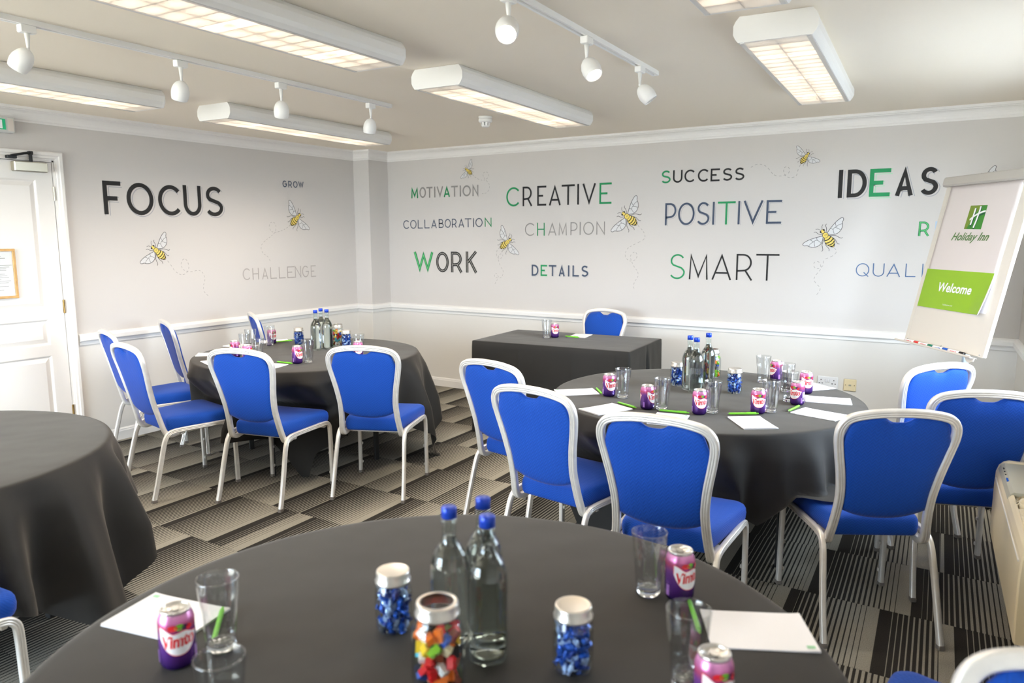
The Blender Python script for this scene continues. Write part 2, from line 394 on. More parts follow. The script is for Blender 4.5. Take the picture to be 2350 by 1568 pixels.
WORDS = [["MOTIVATION","B",[["M",-4.983,-4.8907,1.933,2.0418,"g"],["O",-4.8732,-4.7894,1.9329,2.0414,""],["T",-4.7822,-4.7037,1.9329,2.041,""],["I",-4.6838,-4.6697,1.9328,2.0407,""],["V",-4.6542,-4.5673,1.9328,2.0405,""],["A",-4.5659,-4.4843,1.9328,2.0401,"g"],["T",-4.4705,-4.3886,1.9327,2.0397,""],["I",-4.3655,-4.352,1.9327,2.0394,""],["O",-4.3318,-4.2316,1.9326,2.0391,""],["N",-4.2143,-4.1419,1.9326,2.0386,""]],0.0153],["CREATIVE","B",[["C",-3.8225,-3.674,1.8223,2.001,"g"],["R",-3.6411,-3.5348,1.8225,2.0019,""],["E",-3.4836,-3.3868,1.8226,2.0027,""],["A",-3.3612,-3.2341,1.8228,2.0034,""],["T",-3.2273,-3.0951,1.823,2.0041,""],["I",-3.0705,-3.0505,1.8231,2.0047,""],["V",-3.0195,-2.884,1.8232,2.0053,""],["E",-2.8517,-2.7344,1.8234,2.0061,"g"]],0.0172],["COLLABORATION","B",[["C",-5.0969,-5.019,1.6224,1.7106,""],["O",-5.0041,-4.9212,1.6236,1.7117,""],["L",-4.9035,-4.8378,1.6249,1.7127,""],["L",-4.816,-4.751,1.626,1.7137,""],["A",-4.7294,-4.6582,1.6272,1.7147,""],["B",-4.6327,-4.5708,1.6284,1.7157,""],["O",-4.5567,-4.4816,1.6295,1.7166,""],["R",-4.4664,-4.4073,1.6306,1.7175,""],["A",-4.3868,-4.3162,1.6318,1.7185,""],["T",-4.308,-4.2289,1.6329,1.7194,""],["I",-4.2075,-4.1982,1.6337,1.7201,""],["O",-4.181,-4.0967,1.6346,1.7208,""],["N",-4.0706,-3.9928,1.636,1.722,"g"]],0.009],["CHAMPION","B",[["C",-3.6156,-3.5103,1.547,1.6656,""],["H",-3.4828,-3.4031,1.5485,1.6664,"g"],["A",-3.3678,-3.278,1.5499,1.6672,""],["M",-3.2572,-3.1711,1.5512,1.668,""],["P",-3.1348,-3.0638,1.5526,1.6687,""],["I",-3.0415,-3.0325,1.5534,1.6692,""],["O",-3.0059,-2.9013,1.5544,1.6697,""],["N",-2.8762,-2.7931,1.5559,1.6705,""]],0.0097],["WORK","B",[["W",-4.9688,-4.7052,1.1798,1.385,"g"],["O",-4.6737,-4.5137,1.1822,1.3889,""],["R",-4.4858,-4.3422,1.184,1.3918,""],["K",-4.3014,-4.1629,1.1858,1.3948,""]],0.0296],["DETAILS","B",[["D",-3.5423,-3.4674,1.1746,1.2789,""],["E",-3.4457,-3.3754,1.1755,1.2792,"g"],["T",-3.3577,-3.2778,1.1764,1.2794,""],["A",-3.2544,-3.1873,1.1773,1.2798,""],["I",-3.1563,-3.1425,1.178,1.28,""],["L",-3.1106,-3.0449,1.1786,1.2802,""],["S",-3.0224,-2.9499,1.1795,1.2805,""]],0.0151],["SUCCESS","B",[["S",-2.2851,-2.2003,1.979,2.0835,"g"],["U",-2.1822,-2.1007,1.9791,2.0825,""],["C",-2.0846,-1.9956,1.9791,2.0815,""],["C",-1.972,-1.882,1.9792,2.0805,""],["E",-1.8666,-1.792,1.9792,2.0795,""],["S",-1.7708,-1.6907,1.9793,2.0786,""],["S",-1.6741,-1.5954,1.9793,2.0777,""]],0.014],["POSITIVE","B",[["P",-2.2423,-2.1447,1.6315,1.8153,""],["O",-2.1293,-1.9881,1.6322,1.8157,""],["S",-1.9722,-1.8625,1.6329,1.8162,""],["I",-1.8409,-1.8236,1.6334,1.8164,""],["T",-1.7995,-1.6561,1.6339,1.8168,"g"],["I",-1.6369,-1.6185,1.6344,1.8171,""],["V",-1.5954,-1.4384,1.635,1.8175,""],["E",-1.416,-1.3008,1.6358,1.818,""]],0.0162],["SMART","B",[["S",-2.1918,-2.054,1.1835,1.3931,"g"],["M",-2.0223,-1.8602,1.1857,1.3953,""],["A",-1.8313,-1.6676,1.1879,1.3975,""],["R",-1.632,-1.5003,1.1901,1.3996,""],["T",-1.4781,-1.3004,1.1922,1.4017,""]],0.0137],["IDEAS","B",[["I",-0.9097,-0.8716,1.8203,2.0244,""],["D",-0.8444,-0.7138,1.8212,2.0228,""],["E",-0.6957,-0.5598,1.8224,2.0206,"g"],["A",-0.529,-0.4096,1.8237,2.0183,""],["S",-0.3736,-0.2587,1.8249,2.0161,""]],0.0287],["RI","B",[["R",-0.3601,-0.2912,1.5392,1.6405,"g"],["I",-0.2615,-0.2437,1.5396,1.6408,""]],0.0137],["QUALITY","B",[["Q",-0.7504,-0.6597,1.2438,1.3411,""],["U",-0.6365,-0.5605,1.2453,1.3419,""],["A",-0.545,-0.4551,1.2467,1.3427,""],["L",-0.424,-0.3581,1.2483,1.3436,""],["I",-0.3206,-0.3119,1.2493,1.3442,""],["T",-0.28,-0.2117,1.2503,1.3447,""],["Y",-0.1989,-0.1317,1.2515,1.3453,""]],0.0066],["FOCUS","L",[["F",3.1073,3.2448,1.7148,1.9604,""],["O",3.2854,3.5033,1.7143,1.9597,""],["C",3.5424,3.74,1.7164,1.9575,""],["U",3.7648,3.9278,1.7185,1.9643,""],["S",3.9643,4.1394,1.7181,1.9663,""]],0.0322],["GROW","L",[["G",4.7942,4.8442,2.0013,2.0621,""],["R",4.8626,4.9067,2.002,2.0628,""],["O",4.92,4.9743,2.0028,2.0635,""],["W",4.9837,5.0499,2.0036,2.0643,""]],0.0088],["CHALLENGE","L",[["C",4.2999,4.3806,1.1635,1.2669,""],["H",4.405,4.4744,1.1624,1.2668,""],["A",4.5092,4.578,1.1612,1.2667,""],["L",4.6035,4.6778,1.1601,1.2667,""],["L",4.7026,4.7814,1.1589,1.2666,""],["E",4.8016,4.8931,1.1577,1.2665,""],["N",4.8961,4.9717,1.1567,1.2664,""],["G",4.9858,5.0673,1.1557,1.2663,""],["E",5.096,5.1607,1.1545,1.2663,""]],0.0091]]
BEES = [["a","L",[3.4708,1.4653],[3.5706,1.3704],[[3.5876,1.3567],[3.6153,1.3213],[3.6429,1.2788],[3.6779,1.2492],[3.7148,1.2396],[3.754,1.2572],[3.7735,1.2964],[3.7666,1.3422],[3.7431,1.3679],[3.7169,1.3551],[3.7057,1.3215],[3.7218,1.2836],[3.7547,1.2663],[3.8056,1.2607],[3.8582,1.2701],[3.8964,1.2511],[3.916,1.2093],[3.9135,1.1744],[3.8987,1.1342],[3.9047,1.087],[3.9423,1.0491]]],["b","L",[4.9828,1.75],[4.8708,1.6527],[[4.8645,1.6522],[4.8094,1.6208],[4.7424,1.5969],[4.6836,1.5865],[4.6395,1.5965],[4.62,1.6296],[4.6272,1.6649],[4.6534,1.6783],[4.6884,1.6656],[4.6949,1.6251],[4.6796,1.5845],[4.6302,1.549],[4.5714,1.514],[4.5281,1.4793],[4.5148,1.4445],[4.5331,1.3991],[4.5872,1.3625],[4.6101,1.3233]]],["c","B",[-4.2887,2.1965],[-4.2162,2.142],[[-4.2124,2.1387],[-4.1733,2.1084],[-4.1212,2.0852],[-4.0758,2.0801],[-4.0369,2.0974],[-4.0238,2.1282],[-4.0493,2.1576],[-4.0816,2.1465],[-4.0845,2.1152],[-4.0564,2.0825],[-4.0182,2.0391],[-4.0159,2.0023],[-4.0446,1.9612],[-4.0966,1.9523],[-4.1226,1.9606]]],["d","B",[-3.7805,1.51],[-3.8948,1.4301],[[-3.9008,1.4355],[-3.9304,1.4086],[-3.9372,1.3658],[-3.9142,1.334],[-3.8758,1.3399],[-3.8668,1.3666],[-3.8948,1.3738],[-3.9141,1.3501],[-3.9119,1.302],[-3.8891,1.2542],[-3.8612,1.2066],[-3.8768,1.158],[-3.909,1.1464],[-3.9345,1.1834],[-3.9565,1.1828],[-3.9606,1.1557],[-3.9348,1.1457],[-3.9245,1.1352],[-3.948,1.1021],[-3.9638,1.0691]]],["e","B",[-2.6181,1.7354],[-2.4925,1.6394],[[-2.4835,1.6335],[-2.439,1.5884],[-2.4188,1.548],[-2.4323,1.5122],[-2.5138,1.4714],[-2.572,1.4393],[-2.5939,1.3981],[-2.5901,1.357],[-2.5549,1.33],[-2.5108,1.3353],[-2.4871,1.3674],[-2.4976,1.4036],[-2.5269,1.3988],[-2.5478,1.3666],[-2.5351,1.3258],[-2.5145,1.285],[-2.4772,1.2356],[-2.4762,1.19],[-2.5018,1.1527],[-2.5137,1.1155],[-2.5072,1.0881]]],["f","B",[-1.1277,2.155],[-1.1792,2.0837],[[-1.179,2.08],[-1.1959,2.0377],[-1.2054,1.9989],[-1.2392,1.983],[-1.2785,1.9942],[-1.2995,2.0269],[-1.2971,2.0584],[-1.2741,2.0652],[-1.2577,2.0446],[-1.2678,2.0135],[-1.3098,1.9995],[-1.3571,2.0032],[-1.3897,2.027],[-1.4234,2.0686],[-1.4643,2.0924],[-1.5126,2.0932],[-1.5642,2.0651]]],["g","B",[-0.996,1.5739],[-0.9121,1.4596],[[-0.9066,1.4519],[-0.892,1.4268],[-0.9074,1.3991],[-0.9432,1.3789],[-0.9757,1.3586],[-0.979,1.3227],[-1.0025,1.2983],[-1.0326,1.2976],[-1.0468,1.3214],[-1.0389,1.3456],[-1.0125,1.346],[-0.996,1.3184],[-0.9981,1.2864],[-1.0297,1.2415],[-1.0379,1.209],[-1.0188,1.1774],[-0.9948,1.154],[-0.9935,1.1299],[-1.0145,1.0968],[-1.0422,1.0876]]],["h","B",[-0.0236,1.916],[0.0518,1.8409],[]]]
ITEMS = {"can":{"T2":[[-1.5396,3.3946],[-1.2672,3.23],[-1.0256,3.2579],[-0.8011,3.4124],[-0.6833,3.6906],[-0.6981,3.9843],[-0.9079,4.2603]],"T1":[[-3.6641,3.2479],[-4.2081,3.193],[-3.9819,3.1139],[-4.5196,3.7643],[-3.4742,3.6054]],"H":[[-2.8276,5.1719]],"T3":[[-1.2447,0.7775],[-0.515,1.5348],[-0.3265,1.1662]]},"glass":{"T2":[[-1.4644,3.3958],[-1.2031,3.2555],[-0.9816,3.3117],[-0.7571,3.4665],[-0.9555,4.1544],[-0.7925,3.9738],[-0.7303,3.741]],"T1":[[-3.6296,3.3094],[-3.9619,3.1829],[-4.4617,3.6954],[-4.2412,3.3007],[-4.3937,3.4705],[-3.5364,3.6771]],"H":[[-2.8705,5.1114]],"T3":[[-1.2179,0.8535],[-0.5808,1.514],[-0.3908,1.2208],[-0.9771,0.679]]},"bottle":{"T2":[[-1.2458,3.7658],[-1.191,3.7056],[-1.1937,3.9147]],"T1":[[-3.9838,3.7137],[-4.0443,3.8222],[-3.9525,3.7922]],"T3":[[-0.8387,1.1063],[-0.8106,1.1831],[-0.7496,1.108]]},"bjar":{"T2":[[-1.3354,3.8327],[-1.0159,3.8015]],"T1":[[-4.2872,3.8232],[-3.8699,3.8983]],"T3":[[-0.9747,1.0917],[-0.5913,1.1591]]},"cjar":{"T2":[[-1.2432,4.1632]],"T1":[[-3.9831,3.9247]],"T3":[[-0.7736,0.9815]]},"paper":{"T2":[[-1.7208,3.3854,0.7139],[-1.4283,3.1126,1.1481],[-0.7751,3.2144,-0.9645],[-0.552,3.5312,-0.2794],[-1.1057,3.0779,-1.4182],[-0.5698,3.8599,-2.9466],[-0.7105,4.1865,2.4629]],"T1":[[-4.5933,3.8518,-2.1109],[-3.7157,3.0594,-1.3125],[-4.6213,3.5561,0.1269],[-4.4508,3.195,0.7947],[-4.133,2.9911,-0.3473]],"H":[[-2.6916,5.3514,1.7288]],"T3":[[-0.328,1.4797,-2.6737],[-1.421,0.8673,0.2113]]},"pen":{"T2":[[-1.628,3.4622,-0.9246,0.1591],[-1.3711,3.2309,-0.4838,0.1479],[-1.1271,3.207,0.1436,0.1348],[-0.8456,3.334,0.5667,0.1364],[-0.6739,3.5778,1.4039,0.1577]],"T1":[[-4.4984,3.8565,1.1237,0.1038],[-3.7361,3.2037,0.0214,0.1359]],"H":[[-2.6981,5.2232,-0.1445,0.1458]],"T3":[[-0.4558,1.4622,-1.0888,0.0949],[-1.2969,0.9044,2.3742,0.1446]]}}
# ------------------------------------------------------------------ room shell
def struct(o): o['kind'] = 'structure'; return o
m = MB(); m.box((XL-0.2, YR-0.2, -0.12), (1.2, YB+0.2, -0.012)); floor = struct(m.build('floor', M['blackmetal']))
# unseen ground added outside both openings, tones chosen for bounced light
m = MB(); m.box((1.6, -45, -0.60), (45, 45, -0.45)); m.box((-45, -45, -0.30), (1.6, YR-0.22, -0.05), 1); struct(m.build('ground', [M['bounce_ground'], M['bounce_patio']]))
# carpet tiles
SH = 0.03
m = MB(); T_, g_ = TP, 0.0006
def sh(x, y): return (x - SH*y, y)
b_ = [(*sh(x, y), -0.010) for x, y in ((g_, g_), (T_-g_, g_), (T_-g_, T_-g_), (g_, T_-g_))]
t_ = [(*sh(x, y), 0.0) for x, y in ((g_*2, g_*2), (T_-g_*2, g_*2), (T_-g_*2, T_-g_*2), (g_*2, T_-g_*2))]
m.loft([b_, t_], cap=True)
tile0 = m.build('carpet_tile', M['carpet'], floor)
first = True
for j in range(-9, 6):
    y = 3.270 + j*TP
    if y > YB or y + TP < YR: continue
    for i in range(-14, 3):
        x = -0.02 + i*TP - SH*(y-3.27) + 0.0
        if x + TP < XL or x > xr(y)+0.05: continue
        if y < -1.0: continue
        if first: tile0.location = (x, y, 0); first = False; continue
        c = tile0.copy(); COL.objects.link(c); c.location = (x, y, 0)
m = MB(); m.box((XL-0.2, YR-0.2, CEIL), (1.2, YB+0.2, CEIL+0.12)); struct(m.build('ceiling', M['ceiling']))
RAIL = 0.80
def wall_box(mb, a, b):   # split at the rail, upper colour darker to carry light falloff
    mb.box((a[0], a[1], a[2]), (b[0], b[1], RAIL), 1); mb.box((a[0], a[1], RAIL), (b[0], b[1], b[2]), 0)
m = MB(); wall_box(m, (XL-0.2, YB, 0), (0.9, YB+0.2, CEIL)); struct(m.build('wall_back', [M['wall'], M['wall_low']]))
DY0, DY1, DZ = 1.915, 2.775, 2.075       # door opening
m = MB()
wall_box(m, (XL-0.2, DY1, 0), (XL, YB, CEIL)); wall_box(m, (XL-0.2, YR, 0), (XL, DY0, CEIL)); m.box((XL-0.2, DY0, DZ), (XL, DY1, CEIL), 0)
struct(m.build('wall_left', [M['wall'], M['wall_low']]))
m = MB(); wall_box(m, (XL, 5.73, 0), (-5.296, YB, CEIL)); struct(m.build('wall_corner', [M['wall'], M['wall_low']]))
m = MB(); wall_box(m, (XL-0.2, YR-0.2, 0), (RWX[0], YR, CEIL)); wall_box(m, (RWX[1], YR-0.2, 0), (1.2, YR, CEIL))
m.box((RWX[0], YR-0.2, 0), (RWX[1], YR, RZ0), 1); m.box((RWX[0], YR-0.2, RZ1), (RWX[1], YR, CEIL), 0); struct(m.build('wall_rear', [M['wall'], M['wall_low']]))
def skew(mb):   # wall-local (depth, y, z) -> world: depth measured from the askew window wall
    mb.v = [(xr(y) + x, y, z) for x, y, z in mb.v]; return mb
z0, z1 = WZ0, WZ1
m = MB(); ys = [YR] + sorted(v for w in WINS for v in w) + [YB+0.1]
for k in range(0, len(ys), 2): wall_box(m, (0, ys[k], 0), (0.22, ys[k+1], CEIL))
for w0, w1 in WINS: wall_box(m, (0, w0, 0), (0.22, w1, z0)) if False else (m.box((0, w0, 0), (0.22, w1, RAIL), 1), m.box((0, w0, RAIL), (0.22, w1, z0), 0), m.box((0, w0, z1), (0.22, w1, CEIL), 0))
struct(skew(m).build('wall_right', [M['wall'], M['wall_low']]))
for wi, (y0, y1) in enumerate(WINS):
    wm = (y0+y1)/2; win = empty('window_%d' % (wi+1), (xr(wm), wm, z0)); struct(win)
    def wpart(name, mb, mt):
        skew(mb); mb.v = [(x - xr(wm), y - wm, z - z0) for x, y, z in mb.v]; return mb.build(name, mt, win)
    m = MB(); F_ = 0.05
    m.box((0.08, y0, z0), (0.14, y1, z0+F_)); m.box((0.08, y0, z1-F_), (0.14, y1, z1)); m.box((0.08, y0, z0+F_), (0.14, y0+F_, z1-F_)); m.box((0.08, y1-F_, z0+F_), (0.14, y1, z1-F_))
    wpart('window_frame', m, M['fitting'])
    n_ = 3; ws = (y1-y0-2*F_)/n_
    for i in range(n_):
        a = y0+F_+i*ws
        if i: m = MB(); m.box((0.085, a-0.025, z0+F_), (0.135, a+0.025, z1-F_)); wpart('mullion', m, M['fitting'])
        m = MB(); m.box((0.108, a+0.02*(i > 0), z0+F_), (0.112, a+ws-0.02*(i < n_-1), z1-F_)); wpart('window_pane', m, M['pane'])
    m = MB(); m.bbox((-0.05, y0-0.04, z0-0.03), (0.08, y1+0.04, z0), 0.004); wpart('window_sill', m, M['trim'])

w3 = struct(empty('window_2', ((RWX[0]+RWX[1])/2, YR, RZ0))); hw = (RWX[1]-RWX[0])/2; hh_ = RZ1-RZ0  # glazed doors added out of view as a light source
m = MB()
for a, b in (((-hw, -.14, 0), (hw, -.08, .05)), ((-hw, -.14, hh_-.05), (hw, -.08, hh_)), ((-hw, -.14, .05), (-hw+.05, -.08, hh_-.05)), ((hw-.05, -.14, .05), (hw, -.08, hh_-.05))): m.box(a, b)
m.build('window_frame', M['fitting'], w3)
for k in range(4):
    if k: m = MB(); m.box((-hw+k*hw/2-.025, -.135, .05), (-hw+k*hw/2+.025, -.085, hh_-.05)); m.build('mullion', M['fitting'], w3)
    m = MB(); m.box((-hw+k*hw/2+.03, -.112, .05), (-hw+(k+1)*hw/2-.03, -.108, hh_-.05)); m.build('window_pane', M['pane'], w3)
m = MB(); m.bbox((-hw-.04, -.08, -.03), (hw+.04, .05, 0), .004); m.build('window_sill', M['trim'], w3)

def run(mb, path, prof, mi=0):
    """profile (out, z) swept along plan path with mitres; 'out' grows to the right of travel"""
    n = len(path); rings = []
    for i, p in enumerate(path):
        d0 = Vector((path[i][0]-path[i-1][0], path[i][1]-path[i-1][1])).normalized() if i else None
        d1 = Vector((path[i+1][0]-p[0], path[i+1][1]-p[1])).normalized() if i < n-1 else None
        d0 = d0 or d1; d1 = d1 or d0
        n0 = Vector((d0.y, -d0.x)); n1 = Vector((d1.y, -d1.x)); mm = (n0+n1).normalized(); k = 1/max(mm.dot(n0), 0.3)
        rings.append([(p[0]+mm.x*k*o, p[1]+mm.y*k*o, z) for o, z in prof])
    mb.loft(rings, mi, True)
corner_path = [(XL, 5.73), (-5.296, 5.73), (-5.296, YB), (xr(YB), YB), (xr(YR), YR)]
C_ = CEIL
cov = [(0, C_-0.095), (0.006, C_-0.095), (0.008, C_-0.085), (0.014, C_-0.078)] + [(0.014+0.044*(1-math.cos(a)), C_-0.078+0.052*math.sin(a)) for a in (0.3, 0.6, 0.9, 1.2, 1.5)] + [(0.058, C_-0.020), (0.066, C_-0.018), (0.068, C_), (0, C_)]
m = MB(); run(m, [(XL, YR)] + corner_path, cov); struct(m.build('trim_1', M['cornice']))
dado = [(0, 0.764), (0.010, 0.764), (0.010, 0.787), (0.013, 0.789), (0.013, 0.791), (0.030, 0.794), (0.033, 0.799), (0.033, 0.826), (0.026, 0.836), (0.012, 0.843), (0, 0.846)]
m = MB(); run(m, [(XL, 2.845)] + corner_path, dado); struct(m.build('trim_2', M['trim']))
sk = [(0, 0), (0.016, 0), (0.016, 0.066), (0.012, 0.074), (0.012, 0.080), (0.006, 0.088), (0, 0.09)]
m = MB(); run(m, [(XL, 2.845)] + corner_path[:3], sk); struct(m.build('baseboard_left', M['trim']))
m = MB(); run(m, corner_path[2:4], sk); struct(m.build('baseboard_back', M['trim']))
m = MB(); run(m, corner_path[3:], sk); struct(m.build('baseboard_right', M['trim']))

# door: frame, leaf with three moulded panels, hinges, closer
door = struct(empty('door_1', (XL, DY1, 0)))
def dpart(name, mb, mt, parent=door, **kw):
    if parent is door: mb.v = [(x - XL, y - DY1, z) for x, y, z in mb.v]
    else: mb.v = [(x - XL, y - DY1, z) for x, y, z in mb.v]
    return mb.build(name, mt, parent, **kw)
arch = [(0.000, 0), (0.010, 0), (0.012, 0.008), (0.018, 0.012), (0.020, 0.026), (0.026, 0.032), (0.026, 0.050), (0.022, 0.056), (0.0, 0.060)]
for nm, a_, b_, w_ in (('frame_jamb', 0, 0, 1), ('frame_jamb', 0, 0, -1), ('frame_head', 0, 0, 0)):
    m = MB()
    if w_:
        ye = DY1 if w_ > 0 else DY0
        r1 = [(XL+o, ye + w_*k, 0) for o, k in arch]; r2 = [(XL+o, ye + w_*k, DZ + k) for o, k in arch]
        m.loft([r1, r2], cap=True)
        m.box((XL-0.12, min(ye, ye-w_*0.012), 0), (XL+0.004, max(ye, ye-w_*0.012), DZ))
    else:
        r1 = [(XL+o, DY0-k, DZ+k) for o, k in arch]; r2 = [(XL+o, DY1+k, DZ+k) for o, k in arch]
        m.loft([r1, r2], cap=True)
        m.box((XL-0.12, DY0, DZ-0.012), (XL+0.004, DY1, DZ))
    dpart(nm, m, M['door'])
m = MB(); m.box((XL-0.19, DY0+0.001, 0), (XL-0.06, DY1-0.001, DZ-0.001)); dpart('light_block', m, M['black'])  # black backing added behind the leaf to block leaking light
LX0, LX1 = XL-0.035, XL+0.002            # leaf back and face
ya, yb = DY0+0.016, DY1-0.016
panels = [(1.048, 1.940), (0.792, 0.975), (0.16, 0.718)]
px0, px1 = DY0+0.125, 2.652
leaf = MB()
leaf.box((LX0, ya, 0.008), (LX1-0.012, yb, DZ-0.016))
leaf.box((LX1-0.012, px1, 0.008), (LX1, yb, DZ-0.016)); leaf.box((LX1-0.012, ya, 0.008), (LX1, px0, DZ-0.016))
zs = [0.008, 0.16, 0.718, 0.792, 0.975, 1.048, 1.940, DZ-0.016]
for k in range(0, 8, 2): leaf.box((LX1-0.012, px0, zs[k]), (LX1, px1, zs[k+1]))
lf = dpart('door_leaf', leaf, M['door'])
for za, zb in panels:
    m = MB()
    def rg(i, x): return [(x, px0+i, za+i), (x, px1-i, za+i), (x, px1-i, zb-i), (x, px0+i, zb-i)]
    m.loft([rg(-0.001, LX1-0.0005), rg(0.004, LX1-0.002), rg(0.013, LX1-0.0115), rg(0.018, LX1-0.0115), rg(0.046, LX1-0.002), rg(0.050, LX1-0.002)]); m.add(rg(0.050, LX1-0.002), [(0, 1, 2, 3)])
    dpart('door_panel', m, M['door'])
for zc in (1.848, 1.058, 0.292):
    m = MB(); m.box((XL+0.000, DY1-0.020, zc-0.045), (XL+0.006, DY1-0.008, zc+0.045))
    tube(m, [(XL+0.008, DY1-0.014, zc-0.048), (XL+0.008, DY1-0.014, zc+0.048)], 0.006)
    dpart('hinge', m, M['satin'] if zc > 1.5 else M['brass'])
m = MB(); m.bbox((XL+0.002, 2.500, 1.985), (XL+0.058, 2.712, 2.052), 0.006)
cl = dpart('door_closer', m, M['satin'], label='brushed nickel door closer body')
m = MB(); tube(m, [(XL+0.035, 2.615, 2.045), (XL+0.035, 2.615, 2.115)], 0.011)
m.bbox((XL+0.024, 2.600, 2.100), (XL+0.046, 2.630, 2.124), 0.003)
tube(m, [(XL+0.040, 2.61, 2.112), (XL+0.075, 2.55, 2.100), (XL+0.052, 2.485, 2.082)], 0.008); m.bbox((XL+0.022, 2.462, 2.066), (XL+0.060, 2.52, 2.086), 0.003)
dpart('closer_arm', m, M['black'], cl)
m = MB(); m.bbox((XL+0.002, ya+0.03, 1.0), (XL+0.012, ya+0.075, 1.16), 0.003); tube(m, [(XL+0.01, ya+0.05, 1.05), (XL+0.05, ya+0.05, 1.05), (XL+0.055, ya+0.16, 1.05)], 0.009)
dpart('door_handle', m, M['satin'])

# framed notice on the door
fx0 = XL+0.0025
nt_ = empty('framed_notice', (fx0, 2.366, 1.306), label='framed printed notice with a light oak frame hanging on the white door', cat='notice')
fy0, fy1, fz0, fz1 = -0.120, 0.104, -0.166, 0.166
m = MB()
for a, b in (((0, fy0, fz0), (0.016, fy1, fz0+0.017)), ((0, fy0, fz1-0.017), (0.016, fy1, fz1)), ((0, fy0, fz0+0.017), (0.016, fy0+0.017, fz1-0.017)), ((0, fy1-0.017, fz0+0.017), (0.016, fy1, fz1-0.017))): m.bbox(a, b, 0.002)
m.build('frame', M['oak'], nt_)
m = MB(); m.box((0.001, fy0+0.016, fz0+0.016), (0.006, fy1-0.016, fz1-0.016)); sheet = m.build('sheet', M['paper'], nt_)
m = MB(); z = 0.125; rr = random.Random(3)
while z > -0.13:
    w_ = rr.uniform(0.07, 0.17); hh = 0.0022 if z < 0.1 else 0.004
    m.box((0.006, fy0+0.03, z), (0.0064, fy0+0.03+w_, z+hh)); z -= 0.0115 if rr.random() < 0.8 else 0.024
m.build('printed_lines', M['kgrey'], sheet)
m = MB(); m.box((0.0085, fy0+0.0165, fz0+0.0165), (0.0095, fy1-0.0165, fz1-0.0165)); m.build('glazing', M['pane'], nt_)

# exit sign above the door
ex = empty('exit_sign', (XL, 2.362, 2.28), label='green and white emergency exit light box above the door', cat='exit sign')
m = MB(); m.bbox((0.0, -0.168, -0.052), (0.052, 0.168, 0.052), 0.008); m.build('housing', M['housing'], ex)
m = MB(); m.box((0.052, -0.13, -0.034), (0.0535, 0.110, 0.034)); gp = m.build('green_panel', M['exitg'], ex)
m = MB()
m.add([(0.0545, y_, z_) for y_, z_ in ((-0.11, -0.004), (-0.05, -0.004), (-0.05, -0.02), (-0.02, 0.002), (-0.05, 0.022), (-0.05, 0.008), (-0.11, 0.008))], [(0, 1, 2, 3, 4, 5, 6)])
m.add([(0.0545, y_, z_) for y_, z_ in ((0.03, -0.028), (0.09, -0.028), (0.09, 0.028), (0.03, 0.028))], [(0, 1, 2, 3)])
m.add([(0.0545, y_, z_) for y_, z_ in ((0.0, 0.02), (0.008, 0.02), (0.010, 0.0), (0.02, -0.02), (0.012, -0.024), (0.003, -0.008), (-0.01, -0.024), (-0.016, -0.018), (-0.006, 0.0), (-0.012, 0.012))], [tuple(range(10))])
m.build('pictogram', M['white'], gp)
m = MB(); m.bbox((0.010, 0.120, -0.044), (0.0525, 0.162, 0.044), 0.004); m.build('end_window', M['lamp_off'], ex)

# ------------------------------------------------------------------ ceiling fittings
def fitting():
    t = empty('ceiling_light', (0, 0, 0)); Lh = 0.81
    sec = [(-0.135, 0.0), (-0.150, -0.018), (-0.158, -0.035), (-0.158, -0.068), (-0.150, -0.085), (-0.138, -0.100)]
    def side(s):
        o = [(s*a, z) for a, z in sec]; i_ = [(s*0.128, -0.100), (s*0.118, -0.030), (s*0.118, 0.0)]
        return o + i_
    m = MB()
    for s in (1, -1):
        p = side(s); m.loft([[(x, -Lh, z) for x, z in p], [(x, Lh, z) for x, z in p]], cap=True)
    m.box((-0.12, -Lh, -0.006), (0.12, Lh, 0.0)); m.build('housing', M['fitting'], t)
    full = sec + [(-a, z) for a, z in reversed(sec)]
    for s in (1, -1):
        m = MB(); yy = s*Lh; o_ = s*0.012
        m.loft([[(x, yy-o_*0.2, z) for x, z in full], [(x*1.01, yy+o_*0.3, z) for x, z in full], [(x*1.01, yy+o_, z) for x, z in full]], cap=True)
        m.build('end_cap', M['fitting'], t)
    for s in (1, -1):
        m = MB(); tube(m, [(s*0.058, -0.75, -0.042), (s*0.058, 0.75, -0.042)], 0.013, 10); m.build('fluorescent_tube', M['tube'], t)
    # centre spine and cross blades (curved section)
    m = MB(); m.loft([[(x, -Lh+0.001, z) for x, z in ((-0.002, -0.0995), (0.002, -0.0995), (0.006, -0.057), (-0.006, -0.057))], [(x, Lh-0.001, z) for x, z in ((-0.002, -0.0995), (0.002, -0.0995), (0.006, -0.057), (-0.006, -0.057))]], cap=True)
    m.build('centre_spine', M['blade'], t)
    bl = MB(); bl.loft([[(x, -0.0022, -0.0995), (x, 0.0022, -0.0995), (x, 0.003, -0.080), (x, 0.008, -0.058), (x, -0.008, -0.058), (x, -0.003, -0.080)] for x in (-0.120, 0.120)], cap=True)
    b0 = bl.build('louvre_blade', M['blade'], t); N = 18
    for k in range(N):
        yy = -Lh + (k+1)*(2*Lh/(N+1))
        if k == 0: b0.location.y = yy
        else: c = b0.copy(); COL.objects.link(c); c.location.y = yy
    m = MB()
    for s in (1, -1): m.box((min(s*0.1175, s*0.134), -Lh, -0.1025), (max(s*0.1175, s*0.134), Lh, -0.0995))
    m.build('louvre_rim', M['steel'], t)
    return t
f0 = fitting()
